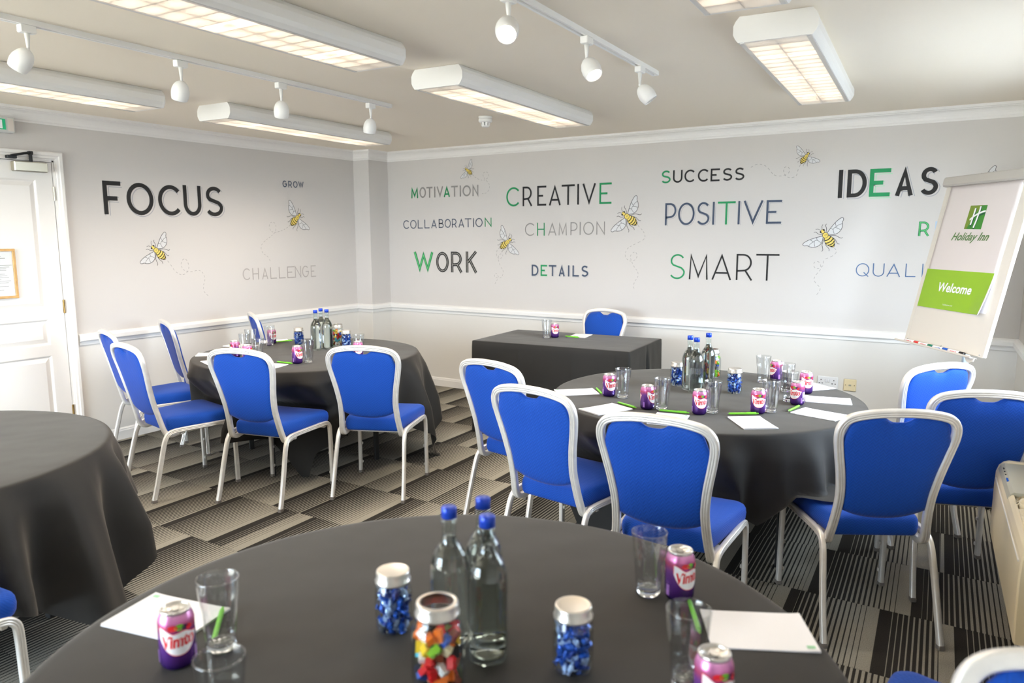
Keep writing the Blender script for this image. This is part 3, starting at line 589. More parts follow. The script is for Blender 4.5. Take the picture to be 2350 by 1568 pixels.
for i, (a, b, lab) in enumerate(FITTINGS):
    loc = ((a[0]+b[0])/2, (a[1]+b[1])/2, CEIL - 0.001); rz = math.atan2(b[1]-a[1], b[0]-a[0]) - PI/2
    if i == 0: f0.location = loc; f0.rotation_euler = (0, 0, rz); f0['label'] = lab; f0['category'] = 'ceiling light'; f0['group'] = 'louvred ceiling lights'
    else: clone(f0, loc, rz, lab)

# lighting tracks and their egg-shaped heads
def track(a, b, lab):
    L_ = math.dist(a, b); t = empty('lighting_track', ((a[0]+b[0])/2, (a[1]+b[1])/2, CEIL), math.atan2(b[1]-a[1], b[0]-a[0]) - PI/2, label=lab, cat='light track')
    m = MB()
    for x0, x1, z0_, z1_ in ((-0.018, -0.007, -0.022, 0), (0.007, 0.018, -0.022, 0), (-0.007, 0.007, -0.010, 0)): m.box((x0, -L_/2, z0_), (x1, L_/2, z1_))
    m.build('rail', M['fitting'], t)
    for s in (1, -1):
        m = MB(); m.bbox((-0.019, min(s*L_/2, s*(L_/2+0.012)), -0.024), (0.019, max(s*L_/2, s*(L_/2+0.012)), 0), 0.003); m.build('end_cap', M['fitting'], t)
track((-3.262, 0.70), (-3.352, 3.84), 'long white ceiling light track with four spotlights, left side')
track((-1.425, 1.20), (-1.512, 3.85), 'white ceiling light track with three spotlights, centre of the room')
HEADS = [((-3.292, 1.603), (-0.75, -0.35, -1.0), 0, 'white track spotlight nearest the camera on the left track, tilted left'),
         ((-3.322, 2.303), (-0.45, 0.1, -1.0), 0, 'second white track spotlight on the left track, glow above it'),
         ((-3.332, 2.922), (-0.30, 0.2, -1.0), 0, 'third white track spotlight on the left track'),
         ((-3.356, 3.667), (-0.30, 0.1, -1.0), 0, 'far end white track spotlight on the left track'),
         ((-1.455, 2.309), (0.30, -0.62, -0.62), 1, 'brightly lit track spotlight facing the camera, cut by the top edge'),
         ((-1.478, 2.972), (0.62, -0.30, -0.95), 1, 'lit track spotlight in the middle of the right track'),
         ((-1.500, 3.618), (0.62, 0.25, -0.85), 0, 'far end white track spotlight on the right track')]
for (hx, hy), dr, on, lab in HEADS:
    h = empty('track_spotlight', (hx, hy, CEIL-0.022), label=lab, cat='spotlight', group='track spotlights')
    m = MB(); m.bbox((-0.018, -0.030, -0.030), (0.018, 0.030, 0.001), 0.003); m.build('adapter', M['fitting'], h)
    m = MB(); m.lathe([(0, -0.030), (0.011, -0.030), (0.008, -0.062), (0.0055, -0.086), (0, -0.086)], 14)
    m.box((-0.005, -0.004, -0.094), (0.005, 0.004, -0.080)); m.build('stem', M['fitting'], h)
    q = Vector(dr).normalized().to_track_quat('-Z', 'Y').to_matrix()
    piv = Vector((0, 0, -0.092))
    m = MB(); prof = [(0.0, 0.0), (0.012, -0.002), (0.024, -0.010), (0.034, -0.024), (0.0405, -0.044), (0.042, -0.062), (0.0395, -0.080), (0.0365, -0.092), (0.0345, -0.094), (0.0335, -0.088)]
    m.lathe(prof, 28); m.v = [tuple(piv + q @ Vector(v)) for v in m.v]; sh_ = m.build('shade', M['fitting'], h)
    m = MB(); m.lathe([(0.0, -0.093), (0.020, -0.0925), (0.034, -0.089), (0.034, -0.085), (0, -0.085)], 24); m.v = [tuple(piv + q @ Vector(v)) for v in m.v]
    m.build('lamp_face', M['lamp_on'] if on else M['lamp_off'], sh_)
    sd = bpy.data.lights.new('spot_lamp', 'SPOT'); sd.energy = 5; sd.color = (1.0, 0.74, 0.48); sd.spot_size = R_(75); sd.spot_blend = 0.8; sd.shadow_soft_size = 0.03
    so = bpy.data.objects.new('spot_lamp', sd); COL.objects.link(so)
    so.location = Vector((hx, hy, CEIL-0.022)) + piv + Vector(dr).normalized()*0.10
    so.rotation_euler = Vector(dr).to_track_quat('-Z', 'Y').to_euler()
# smoke detector
sdv = empty('smoke_detector', (-3.11, 4.615, CEIL), label='round white smoke detector on the ceiling near the corner', cat='smoke detector')
m = MB(); m.lathe([(0, 0), (0.050, 0), (0.050, -0.010), (0.046, -0.013), (0.046, -0.020), (0, -0.020)], 36); m.build('base', M['fitting'], sdv)
m = MB(); m.lathe([(0, -0.018), (0.049, -0.018), (0.050, -0.034), (0.045, -0.040), (0.032, -0.043), (0, -0.043)], 36); m.build('body', M['fitting'], sdv)
m = MB(); m.lathe([(0.030, -0.066), (0.024, -0.074), (0, -0.074)], 24)
for k in range(8):
    a = k*PI/4; c_, s_ = math.cos(a), math.sin(a); w_ = 0.008
    m.add([(c_*r+sg*-s_*w_, s_*r+sg*c_*w_, z_) for r, z_ in ((0.034, -0.042), (0.030, -0.067), (0.026, -0.067), (0.030, -0.042)) for sg in (1, -1)], [(0, 1, 3, 2), (2, 3, 5, 4), (4, 5, 7, 6), (6, 7, 1, 0), (0, 2, 4, 6), (1, 7, 5, 3)])
m.build('sensing_chamber', M['fitting'], sdv)

# ------------------------------------------------------------------ words on the walls
def arc(cx, cy, rx, ry, a0, a1, n=18): return [(cx+rx*math.cos(R_(a0+(a1-a0)*k/n)), cy+ry*math.sin(R_(a0+(a1-a0)*k/n))) for k in range(n+1)]
GL = {
 'A': [[(0, 0), (.5, 1), (1, 0)], [(.14, .26), (.86, .26)]],
 'B': [[(0, .5), (.55, .5)] + arc(.55, .25, .45, .25, 90, -90, 10) + [(0, 0), (0, 1), (.5, 1)] + arc(.5, .75, .38, .25, 90, -90, 10) + [(0, .5)]],
 'C': [arc(.56, .5, .56, .5, 42, 318, 26)],
 'D': [[(0, 0), (0, 1), (.35, 1)] + arc(.35, .5, .65, .5, 90, -90, 20)],
 'E': [[(1, 1), (0, 1), (0, 0), (1, 0)], [(0, .5), (.66, .5)]],
 'F': [[(1, 1), (0, 1), (0, 0)], [(0, .48), (.78, .48)]],
 'G': [arc(.52, .5, .52, .5, 45, 360, 26) + [(.55, .5)]],
 'H': [[(0, 0), (0, 1)], [(1, 0), (1, 1)], [(0, .5), (1, .5)]],
 'I': [[(.5, 0), (.5, 1)]],
 'K': [[(0, 0), (0, 1)], [(1, 1), (.08, .5)], [(.3, .62), (1, 0)]],
 'L': [[(0, 1), (0, 0), (1, 0)]],
 'M': [[(0, 0), (.06, 1), (.5, .06), (.94, 1), (1, 0)]],
 'N': [[(0, 0), (0, 1), (1, 0), (1, 1)]],
 'O': [arc(.5, .5, .5, .5, 90, 450, 32)],
 'P': [[(0, 0), (0, 1), (.45, 1)] + arc(.45, .68, .55, .32, 90, -90, 14) + [(0, .34)]],
 'Q': [arc(.5, .5, .5, .5, 90, 450, 32), [(.6, .3), (.98, 0)]],
 'R': [[(0, 0), (0, 1), (.42, 1)] + arc(.42, .68, .50, .32, 90, -90, 14) + [(0, .34)], [(.55, .37), (1, 0)]],
 'S': [arc(.52, .745, .44, .255, 30, 180, 14) + [(.10, .66), (.22, .57), (.5, .51), (.78, .45), (.93, .36)] + arc(.49, .27, .49, .27, 5, -150, 14)],
 'T': [[(0, 1), (1, 1)], [(.5, 0), (.5, 1)]],
 'U': [[(0, 1), (0, .36)] + arc(.5, .36, .5, .36, 180, 360, 18) + [(1, 1)]],
 'V': [[(0, 1), (.5, 0), (1, 1)]],
 'W': [[(0, 1), (.27, .02), (.5, .98), (.73, .02), (1, 1)]],
 'Y': [[(0, 1), (.5, .48), (1, 1)], [(.5, .48), (.5, 0)]],
}
def ribbon(pts, w, closed=False):
    """flat strip with mitred joins; returns verts (x, z) and quads"""
    P = []
    for p in pts:
        p = Vector(p)
        if not P or (p-P[-1]).length > 1e-5: P.append(p)
    n = len(P); vs = []
    if closed and (P[0]-P[-1]).length < 1e-6: P = P[:-1]; n -= 1
    for i in range(n):
        a = P[i-1] if (i or closed) else None; b = P[(i+1) % n] if (i < n-1 or closed) else None
        d0 = (P[i]-a).normalized() if a is not None else (b-P[i]).normalized()
        d1 = (b-P[i]).normalized() if b is not None else d0
        n0 = Vector((-d0.y, d0.x)); n1 = Vector((-d1.y, d1.x)); mm = (n0+n1)
        if mm.length < 1e-4: mm = n0
        mm.normalize(); k = min(1/max(abs(mm.dot(n0)), 0.2), 2.6)
        vs += [P[i]+mm*k*w/2, P[i]-mm*k*w/2]
    fs = [(2*i, 2*i+1, 2*((i+1) % n)+1, 2*((i+1) % n)) for i in range(n if closed else n-1)]
    return vs, fs
def glyph_strokes(ch, x0, x1, z0, z1, w):
    out = []; a = w/2
    if ch in 'VWAM': ax = a*1.15
    else: ax = a
    for st in GL[ch]:
        cl_ = ch in 'OQD' and len(st) > 20
        if ch == 'I': q = [((x0+x1)/2, z0 + v*(z1-z0)) for u, v in st]
        else:
            q = []
            for k, (u, v) in enumerate(st):
                end = (k in (0, len(st)-1)) and not cl_
                zz = z0+a + v*(z1-z0-2*a)
                if end and v < 1e-6: zz = z0 if not (ch in 'LEDB' and u > 0.05) else z0+a
                if end and v > 1-1e-6 and not (ch in 'EFT' and (u > 0.9 or (ch == 'T'))): zz = z1
                if ch == 'T' and len(st) == 2 and st[0] == (.5, 0) and v == 0: zz = z0
                if ch in 'VWAM' and not end: zz = z0 + (v*(z1-z0)) + (w*0.95 if v < 0.1 else -w*0.95 if v > 0.9 else 0)*(1 if ch != 'A' else 1)
                if ch == 'A' and len(st) == 2: zz = z0 + 0.27*(z1-z0)
                xx = x0+ax + u*(x1-x0-2*ax)
                if ch in 'EFL' and end and u > 0.5: xx = x0 + u*(x1-x0)
                if ch == 'T' and len(st) == 2 and st[0] == (0, 1): xx = x0 + u*(x1-x0)
                q.append((xx, zz))
        out.append((q, cl_))
    return out
STYLE = {'MOTIVATION': ('kgrey', 'kgreen', 'grey and green'), 'CREATIVE': ('kblack', 'kgreen', 'black and green'), 'COLLABORATION': ('knavy', 'kgreen', 'thin navy'),
         'CHAMPION': ('kgrey', 'kgreen', 'thin grey and green'), 'WORK': ('kblack', 'kgreen', 'bold inlined black and green'), 'DETAILS': ('knavy', 'kgreen', 'navy and green'),
         'SUCCESS': ('kblack', 'kgreen', 'black and green'), 'POSITIVE': ('knavy', 'kgreen', 'shadowed navy and green'), 'SMART': ('kblack', 'kgreen', 'large black and green'),
         'IDEAS': ('kblack', 'kgreen', 'heavy black and green'), 'RI': ('klblue', 'kgreen', ''), 'QUALITY': ('kblue', 'kgreen', ''),
         'FOCUS': ('kblack', 'kgreen', 'heavy black'), 'GROW': ('knavy', 'kgreen', 'small navy'), 'CHALLENGE': ('kpale', 'kgreen', 'pale grey')}
SHADOW = {'FOCUS': 0.34, 'IDEAS': 0.34, 'POSITIVE': 0.42, 'DETAILS': 0.30}
def on_wall(side, mb, name, mt, parent, off, org):
    # local (x along wall, depth, z)
    if side == 'B': mb.v = [(v[0]-org[0], -off-(v[2] if len(v) > 2 else 0), v[1]-org[1]) for v in mb.v]
    else: mb.v = [(off+(v[2] if len(v) > 2 else 0), v[0]-org[0], v[1]-org[1]) for v in mb.v]
    return mb.build(name, mt, parent)
for word, side, lets, sw in WORDS:
    base, hi, desc = STYLE[word]
    ox, oz = lets[0][1], lets[0][3]
    lab = {'RI': 'green letter R and pale blue stroke beside the flip chart', 'QUALITY': 'thin blue painted word partly hidden behind the flip chart, reading QUALI'}.get(word, '%s painted wall word reading %s' % (desc, word))
    t = empty('wall_word', (ox, YB, oz) if side == 'B' else (XL, ox, oz), label=lab, cat='lettering')
    for ch, x0, x1, za, zb, fl in lets:
        strokes = glyph_strokes(ch, x0, x1, za, zb, sw)
        col = hi if fl == 'g' else base
        m = MB()
        for si, (q, cl_) in enumerate(strokes): v, f = ribbon(q, sw, cl_); m.add([(p.x, p.y, si*0.0003) for p in v], f)
        lt = on_wall(side, m, 'letter', M[col], t, 0.0024, (ox, oz))
        if hi == col and word != 'RI': lt['label'] = 'green letter'
        if word in SHADOW:
            k = SHADOW[word]*sw
            for wsc, dk, off, mt_ in ((1.30, 1.0, 0.0012, 'kgreen2' if fl == 'g' else 'kline'), (0.92, 1.0, 0.0018, 'wall')):
                m = MB()
                for q, cl_ in strokes:
                    v, f = ribbon([(x+k*dk, z-k*dk*0.8) for x, z in q], sw*(wsc if word != 'DETAILS' else wsc*1.0), cl_)
                    m.add([(p.x, p.y) for p in v], f)
                o = on_wall(side, m, 'letter_shadow' if mt_ != 'wall' else 'shadow_gap', M[mt_], None, off, (ox, oz)); o.parent = lt
        if word in ('WORK', 'RI') and ch != 'I' or (word == 'QUALITY' and ch == 'U'):
            m = MB()
            for q, cl_ in strokes: v, f = ribbon(q, sw*(0.13 if word == 'WORK' and fl != 'g' else 0.28 if word != 'QUALITY' else 0.01), cl_); m.add([(p.x, p.y) for p in v], f)
            o = on_wall(side, m, 'inline', M['kinner' if fl == 'g' else 'kinline'], None, 0.0031, (ox, oz)); o.parent = lt

# ------------------------------------------------------------------ painted bees
def bee_shapes():
    """body axis +v towards the head, thorax at origin, body length 1"""
    S_ = []
    def blob(pts, mt_, off): S_.append((pts, mt_, off, None))
    def line(pts, w, mt_, off, cl_=False): S_.append((pts, mt_, off, (w, cl_)))
    for s in (1, -1):
        lead = [(s*x, y) for x, y in ((.09, .03), (.39, .15), (.73, .25), (1.00, .27))]
        trail_ = [(s*x, y) for x, y in ((1.08, .21), (1.04, .13), (.94, .07), (.87, -.05), (.73, -.18), (.53, -.24), (.34, -.20), (.19, -.08))]
        out = [tuple(p) for p in catmull([Vector(p) for p in lead+trail_], 4)]
        S_.append((out, 'wing', 0.0012, None)); line(out, .022, 'kblack', 0.0017, True)
        for a, b in (((.80, .25), (.72, .06)), ((.72, .06), (1.05, .02)), ((.72, .06), (.50, .02)), ((.50, .02), (.42, -.20)), ((.50, .02), (.42, .16)), ((.66, .05), (.80, -.20))):
            mid = ((a[0]+b[0])/2, (a[1]+b[1])/2 + .03)
            line([(s*x*.85, y*.88) for x, y in (a, mid, b)], .016, 'kblack', 0.0018)
        for leg in (((.10, .10), (.22, .24), (.26, .38), (.34, .42)), ((.12, -.10), (.34, -.26), (.40, -.36), (.48, -.52), (.56, -.54)), ((.14, -.16), (.24, -.40), (.22, -.62), (.28, -.72))):
            line([tuple(p) for p in catmull([Vector((s*x, y)) for x, y in leg], 3)], .020, 'kblack', 0.0014)
        line([(s*.05, .34), (s*.10, .44), (s*.20, .50)], .016, 'kblack', 0.0014)
    ab = [(.12, -.10), (.19, -.25), (.20, -.38), (.15, -.52), (.07, -.64), (0, -.68)]
    ab = ab + [(-x, y) for x, y in reversed(ab[:-1])]
    abc = [tuple(p) for p in catmull([Vector(p) for p in ab], 3)]
    blob(abc, 'bee', 0.0020); line(abc, .02, 'kblack', 0.0022, True)
    for y, w_ in ((-.22, .17), (-.36, .195), (-.49, .165), (-.60, .10)):
        line([(-w_, y+.03), (-w_*.4, y-.02), (w_*.4, y-.02), (w_, y+.03)], .045, 'kblack', 0.0025)
    th = arc(0, 0, .13, .13, 0, 360, 16)[:-1]; blob(th, 'bee', 0.0023); line(th, .018, 'kblack', 0.0026, True)
    for x in (-.03, 0.01, .05): line([(x, -.04), (x+.01, .04)], .010, 'kblack', 0.0027)
    hd_ = arc(0, .22, .09, .10, 0, 360, 14)[:-1]; blob(hd_, 'bee', 0.0023); line(hd_, .016, 'kblack', 0.0026, True)
    for s in (1, -1): blob(arc(s*.085, .25, .04, .05, 0, 360, 10)[:-1], 'kblack', 0.0028)
    return S_
BSH = bee_shapes()
BLAB = {'a': 'painted bee under the word FOCUS with its dashed flight path', 'b': 'painted bee under the word GROW with its dashed flight path',
        'c': 'smallest painted bee, above the word MOTIVATION', 'd': 'painted bee to the right of the words COLLABORATION and WORK', 'e': 'painted bee to the right of the word CREATIVE',
        'f': 'painted bee between the words SUCCESS and IDEAS', 'g': 'largest painted bee, right of the words POSITIVE and SMART', 'h': 'painted bee mostly hidden behind the top of the flip chart'}
for nm, side, hd_, tl_, tr_ in BEES:
    H_, T2_ = Vector(hd_), Vector(tl_); ax = (H_-T2_); sc = ax.length/0.90; ax.normalize(); ri = Vector((ax.y, -ax.x)); c0 = H_ - ax*0.22*sc
    t = empty('wall_bee', (c0.x, YB, c0.y) if side == 'B' else (XL, c0.x, c0.y), label=BLAB[nm], cat='mural')
    groups = {}
    for pts, mt_, off, ln in BSH:
        # mirrored depth when facing the left wall is not needed: the bee is symmetric
        key = ('wing' if mt_ == 'wing' else 'body' if mt_ == 'bee' else 'outline')
        m = groups.setdefault(key, MB())
        q = [c0 + ri*(x*sc) + ax*(y*sc) for x, y in pts]
        if ln is None: m.add([(p.x, p.y, off) for p in q], [tuple(range(len(q)))])
        else: v, f = ribbon(q, ln[0]*sc, ln[1]); m.add([(p.x, p.y, off) for p in v], f)
    for key, m in groups.items():
        if side == 'B': m.v = [(x-c0.x, -o_, z-c0.y) for x, z, o_ in m.v]
        else: m.v = [(o_, x-c0.x, z-c0.y) for x, z, o_ in m.v]
        m.build({'wing': 'wings', 'body': 'body', 'outline': 'outline'}[key], M[{'wing': 'wing', 'body': 'bee', 'outline': 'kblack'}[key]], t)
    if tr_:
        P = catmull([Vector(p) for p in tr_], 8); m = MB(); acc = 0; seg = [P[0]]; on = True
        for a, b in zip(P, P[1:]):
            acc += (b-a).length; seg.append(b)
            if acc > (0.016 if on else 0.014):
                if on: v, f = ribbon(seg, 0.0032); m.add([(p.x, p.y) for p in v], f)
                on = not on; acc = 0; seg = [b]
        o = on_wall(side, m, 'flight_path', M['kgrey'], t, 0.0012, (c0.x, c0.y)); o['kind'] = 'stuff'

# sockets on the back wall
so_ = empty('double_socket', (-0.900, YB, 0.424), label='white double power socket low on the back wall', cat='socket')
m = MB(); m.bbox((-0.074, -0.010, -0.048), (0.074, 0, 0.048), 0.004); m.build('faceplate', M['socket'], so_)
for s in (1, -1):
    m = MB(); m.bbox((s*0.010-0.007, -0.014, 0.004), (s*0.010+0.007, -0.009, 0.028), 0.002); m.build('switch', M['socket'], so_)
    m = MB()
    for a, b, w_, h_ in ((0, 0.020, 0.006, 0.009), (-0.011, -0.006, 0.009, 0.006), (0.011, -0.006, 0.009, 0.006)):
        m.box((s*0.046+a-w_/2, -0.0106, b-h_/2), (s*0.046+a+w_/2, -0.0098, b+h_/2))
    m.build('pin_holes', M['black'], so_)
dp = empty('data_outlet', (-0.740, YB, 0.420), label='yellowed ivory outlet plate beside the double socket', cat='outlet')
m = MB(); m.bbox((-0.044, -0.009, -0.046), (0.044, 0, 0.046), 0.004); m.build('faceplate', M['ivory'], dp)
for s in (1, -1):
    m = MB(); m.lathe([(0, 0.0), (0.0035, 0.0), (0.0035, 0.001), (0, 0.001)], 12); m.v = [(x+s*0.031, -0.009-z, y) for x, y, z in m.v]; m.build('screw', M['brass'], dp)
m = MB(); m.box((-0.009, -0.0102, -0.006), (0.009, -0.0088, 0.006)); m.build('jack', M['heaterpanel'], dp)
# ------------------------------------------------------------------ banquet chair (local x forward, y left, z up)
FR = [(.215, .176, .388), (.170, .178, .381), (.135, .179, .376), (.110, .180, .384), (.097, .180, .405), (.086, .176, .44), (.071, .170, .50), (.050, .168, .58), (.029, .179, .67),
      (.010, .197, .76), (-.006, .2075, .825), (-.016, .201, .868), (-.024, .172, .897), (-.030, .11, .912), (-.034, .05, .918)]
FRAME_PTS = [Vector((x, -y, z)) for x, y, z in FR] + [Vector((-.035, 0, .919))] + [Vector(p) for p in reversed(FR)]
def plane_x(z):
    pts = [(z_, x_) for x_, _, z_ in FR[4:]]
    if z <= pts[0][0]: return pts[0][1]
    for (z0_, x0_), (z1_, x1_) in zip(pts, pts[1:]):
        if z <= z1_: return x0_ + (x1_-x0_)*(z-z0_)/max(z1_-z0_, 1e-6)
    return -.034
def inner_w(z):
    pts = [(z_, y_) for _, y_, z_ in FR[4:12]]
    if z <= pts[0][0]: return pts[0][1]-.012
    for (z0_, a), (z1_, b) in zip(pts, pts[1:]):
        if z <= z1_: return a + (b-a)*(z-z0_)/(z1_-z0_) - .012
    return pts[-1][1]-.014
def grooved(w, d):
    """rounded tube section, two shallow grooves in the -b face; a across, b deep"""
    a, b = w/2, d/2; c = min(a, b)*0.45; g = w*0.09
    return [(-a, -b+c), (-a+c*.4, -b+c*.3), (-a+c, -b), (-g*2.4, -b), (-g*1.9, -b+.0022), (-g*1.1, -b+.0022), (-g*.7, -b), (g*.7, -b), (g*1.1, -b+.0022), (g*1.9, -b+.0022), (g*2.4, -b),
            (a-c, -b), (a-c*.4, -b+c*.3), (a, -b+c), (a, b-c), (a-c*.4, b-c*.3), (a-c, b), (-a+c, b), (-a+c*.4, b-c*.3), (-a, b-c)]
def make_chair():
    t = empty('banquet_chair', (0, 0, 0))
    al = M['alu']
    # back frame: one bent tube
    pts = catmull(FRAME_PTS, 4); m = MB(); up = Vector((.97, 0, .24))
    def nf(i, tt):
        z = pts[i].z
        if z < .46:
            s = Vector((tt.x, 0, tt.z))
            if pts[i].y > 0: s = -s          # travelling down on the left side
            k = Vector((s.z, 0, -s.x)); w = min(max((z-.41)/.05, 0), 1)
            return k.normalized()*(1-w) + up*w
        return up
    sweep(m, pts, grooved(.031, .026), nf); m.build('back_frame', al, t)
    # legs
    for s in (1, -1):
        rear = [(-.004, .2165, .016), (.020, .2145, .10), (.050, .2105, .22), (.077, .2055, .325), (.092, .2035, .366), (.112, .2025, .391), (.145, .2035, .402), (.200, .205, .404)]
        front = [(.380, .2165, .405), (.440, .2185, .405), (.478, .2205, .401), (.500, .2215, .383), (.508, .2225, .350), (.511, .2235, .22), (.514, .225, .016)]
        mid = [(.198, .205, .404), (.29, .2105, .405), (.382, .2166, .405)]
        for nm, P_ in (('leg', rear), ('leg', front), ('seat_rail', mid)):
            m = MB(); P2 = catmull([Vector((x, s*y, z)) for x, y, z in P_], 3)
            sweep(m, P2, grooved(.027, .021), lambda i, tt, s=s: Vector((0, -s, 0)))
            lg = m.build(nm, al, t)
            if nm == 'leg':
                e = P2[0] if P_ is rear else P2[-1]
                m = MB(); m.bbox((e.x-.0145, e.y-.0115, 0), (e.x+.0145, e.y+.0115, .018), .002); m.build('foot_cap', M['foot'], lg)
                if P_ is front:
                    m = MB()
                    for zc in (.075, .20):
                        m.lathe([(0, .0), (.0075, .0), (.0075, .005), (.004, .008), (0, .008)], 10); k = 10*5
                        m.v[-k:] = [(e.x - .001 + (.003*(zc/.2)*-1), s*(.2245-.0105 - z_ + (-.001 if zc > .1 else 0)), zc+y_) for x_, y_, z_ in m.v[-k:]]
                        m.v[-k:] = [(m.v[-k+i_][0] + [x_*.0075 for x_ in (0, 0)][0], *m.v[-k+i_][1:]) for i_ in range(k)]
                    # spread the discs along x
                    m = MB()
                    for zc, yy in ((.075, .2135), (.20, .2125)):
                        for k2 in range(1):
                            m.bbox((e.x-.008, min(s*(yy), s*(yy-.008)), zc-.009), (e.x+.006, max(s*(yy), s*(yy-.008)), zc+.009), .003)
                    m.build('stacking_bumper', M['bumper'], lg)
    for x_, w_ in ((.190, .200), (.475, .212)):
        m = MB(); m.bbox((x_-.011, -w_, .372), (x_+.011, w_, .386), .003); m.build('crossbar', al, t)
    # seat cushion
    def outline(ins, z):
        o = []; x0_, x1_, wr, wf, rc = (.118+ins), .525-ins, .170-ins, .224-ins, .045-ins*.3
        for cx_, cy_, a0, a1 in ((x1_-rc, wf-rc, 0, 90), (x0_+rc*.5, wr-rc*.5, 90, 180), (x0_+rc*.5, -wr+rc*.5, 180, 270), (x1_-rc, -wf+rc, 270, 360)):
            r_ = rc if cx_ > .3 else rc*.5
            for k in range(7):
                a = R_(a0+(a1-a0)*k/6); o.append((cx_+r_*math.cos(a), cy_+r_*math.sin(a), z))
        return o
    m = MB()
    rings = [outline(.014, .404), outline(.004, .408), outline(.0, .418), outline(-.002, .440), outline(.0, .458), outline(.005, .469), outline(.014, .476), outline(.035, .481), outline(.08, .485), outline(.13, .486)]
    rings = [[(x, y, z - .020*max(0, 1-x/.30)*max(0, (.46-z)/.056)) for x, y, z in r] for r in rings]
    m.loft(rings, 0, True, True); seat = m.build('seat', M['fabric'], t)
    m = MB(); m.loft([outline(.03, .399), outline(.02, .405)], 0, True); m.build('seat_base', M['black'], seat)
    # back cushion with the hand hole notch
    m = MB(); NU, NV = 30, 26
    def ztop(l):
        l = abs(l)
        z = .9045 - .0062*(l/.10)**2 if l < .13 else .8940 - (.055)*((l-.13)/.062)**2
        return z - .024*math.exp(-(l/.046)**4)
    def zbot(l): return .487 + .036*(abs(l)/.155)**2.4
    for face in (0, 1):
        vs = []; fs = []
        for j in range(NV+1):
            v = j/NV
            for i in range(NU+1):
                u = -1+2*i/NU; zz = .50+.40*v
                w = inner_w(min(zz, .825)) if zz < .825 else inner_w(.825) - .0145*((zz-.825)/.06)**2.0
                lat = u*max(w, .15) + 0.0
                z = zbot(lat) + v*(ztop(lat)-zbot(lat))
                t_ = max(0, 1-abs(u)**5)**.5 * max(0, 1-abs(2*v-1)**9)**.5
                nt2 = math.exp(-(lat/.055)**4)*math.exp(-((v-1)/.07)**2)
                x = plane_x(z) + (-.004 - .011*t_*(1-.5*nt2) if face == 0 else .004 + .034*t_*(1-.4*nt2))
                vs.append((x, lat, z))
        for j in range(NV):
            for i in range(NU):
                a = j*(NU+1)+i; q = (a, a+1, a+NU+2, a+NU+1); fs.append(q if face else q[::-1])
        m.add(vs, fs, 0, True)
    k = (NU+1)*(NV+1); ed = [i for i in range(NU+1)] + [j*(NU+1)+NU for j in range(1, NV+1)] + [NV*(NU+1)+i for i in range(NU-1, -1, -1)] + [j*(NU+1) for j in range(NV-1, 0, -1)]
    m.f += [(ed[i], ed[(i+1) % len(ed)], ed[(i+1) % len(ed)]+k, ed[i]+k) for i in range(len(ed))]; m.m += [0]*len(ed); m.sm += [True]*len(ed)
    m.build('back_cushion', M['fabric'], t)
    return t
chair0 = make_chair()
CHAIRS = [  # x, y, facing deg, label, group
 (-4.198, 2.451, 80.1, 'blue banquet chair second from the door, its whole side and seat in view', 'TL'),
 (-3.453, 2.658, 102.8, 'blue banquet chair at the near left of the left round table, back square to camera', 'TL'),
 (-4.900, 2.740, 74.0, 'blue banquet chair nearest the door, back mostly hidden behind another chair', 'TL'),
 (-5.110, 3.300, 68.0, 'blue banquet chair near the left wall seen almost edge-on below the word FOCUS', 'TL'),
 (-4.975, 3.990, 60.0, 'farthest blue banquet chair at the left round table, only its slim back edge showing', 'TL'),
 (-2.941, 3.093, 113.9, 'blue banquet chair at the right of the left round table with all four legs visible', 'TL'),
 (-2.033, 3.062, 79.6, 'blue banquet chair at the far left of the right round table, beside the head table', 'TR'),
 (-1.525, 2.610, 82.0, 'blue banquet chair at the right round table, second from the left', 'TR'),
 (-0.911, 2.416, 92.9, 'large blue banquet chair facing away at the near edge of the right round table', 'TR'),
 (-0.198, 2.947, 119.5, 'blue banquet chair at the right round table, cloth lying over its seat corner', 'TR'),
 (0.078, 3.496, 110.4, 'blue banquet chair wedged beside the cream heater', 'TR'),
 (-0.119, 4.129, 139.7, 'blue banquet chair under the flip chart, partly behind two others', 'TR'),
 (-2.643, 5.700, 260.5, 'blue banquet chair behind the black head table facing the room', None),
 (0.235, 1.300, 283.0, 'blurred blue banquet chair turned round in the bottom right corner, curved top rail showing', None),
 (0.390, 1.690, 172.0, 'blue banquet chair at the nearest table, only its seat corner above the bottom edge', None),
 (-2.580, 0.463, 95.0, 'blue banquet chair in the bottom left corner, only seat corner and leg showing', None),
]
for i, (x, y, th, lab, gp_) in enumerate(CHAIRS):
    g_ = {'TL': 'chairs around the left round table', 'TR': 'chairs around the right round table'}.get(gp_)
    if i == 0:
        chair0.location = (x, y, 0); chair0.rotation_euler = (0, 0, R_(th)); tag(chair0, lab, 'chair', g_)
    else:
        c = clone(chair0, (x, y, 0), R_(th), lab, g_)
        if g_ is None and 'group' in c: del c['group']

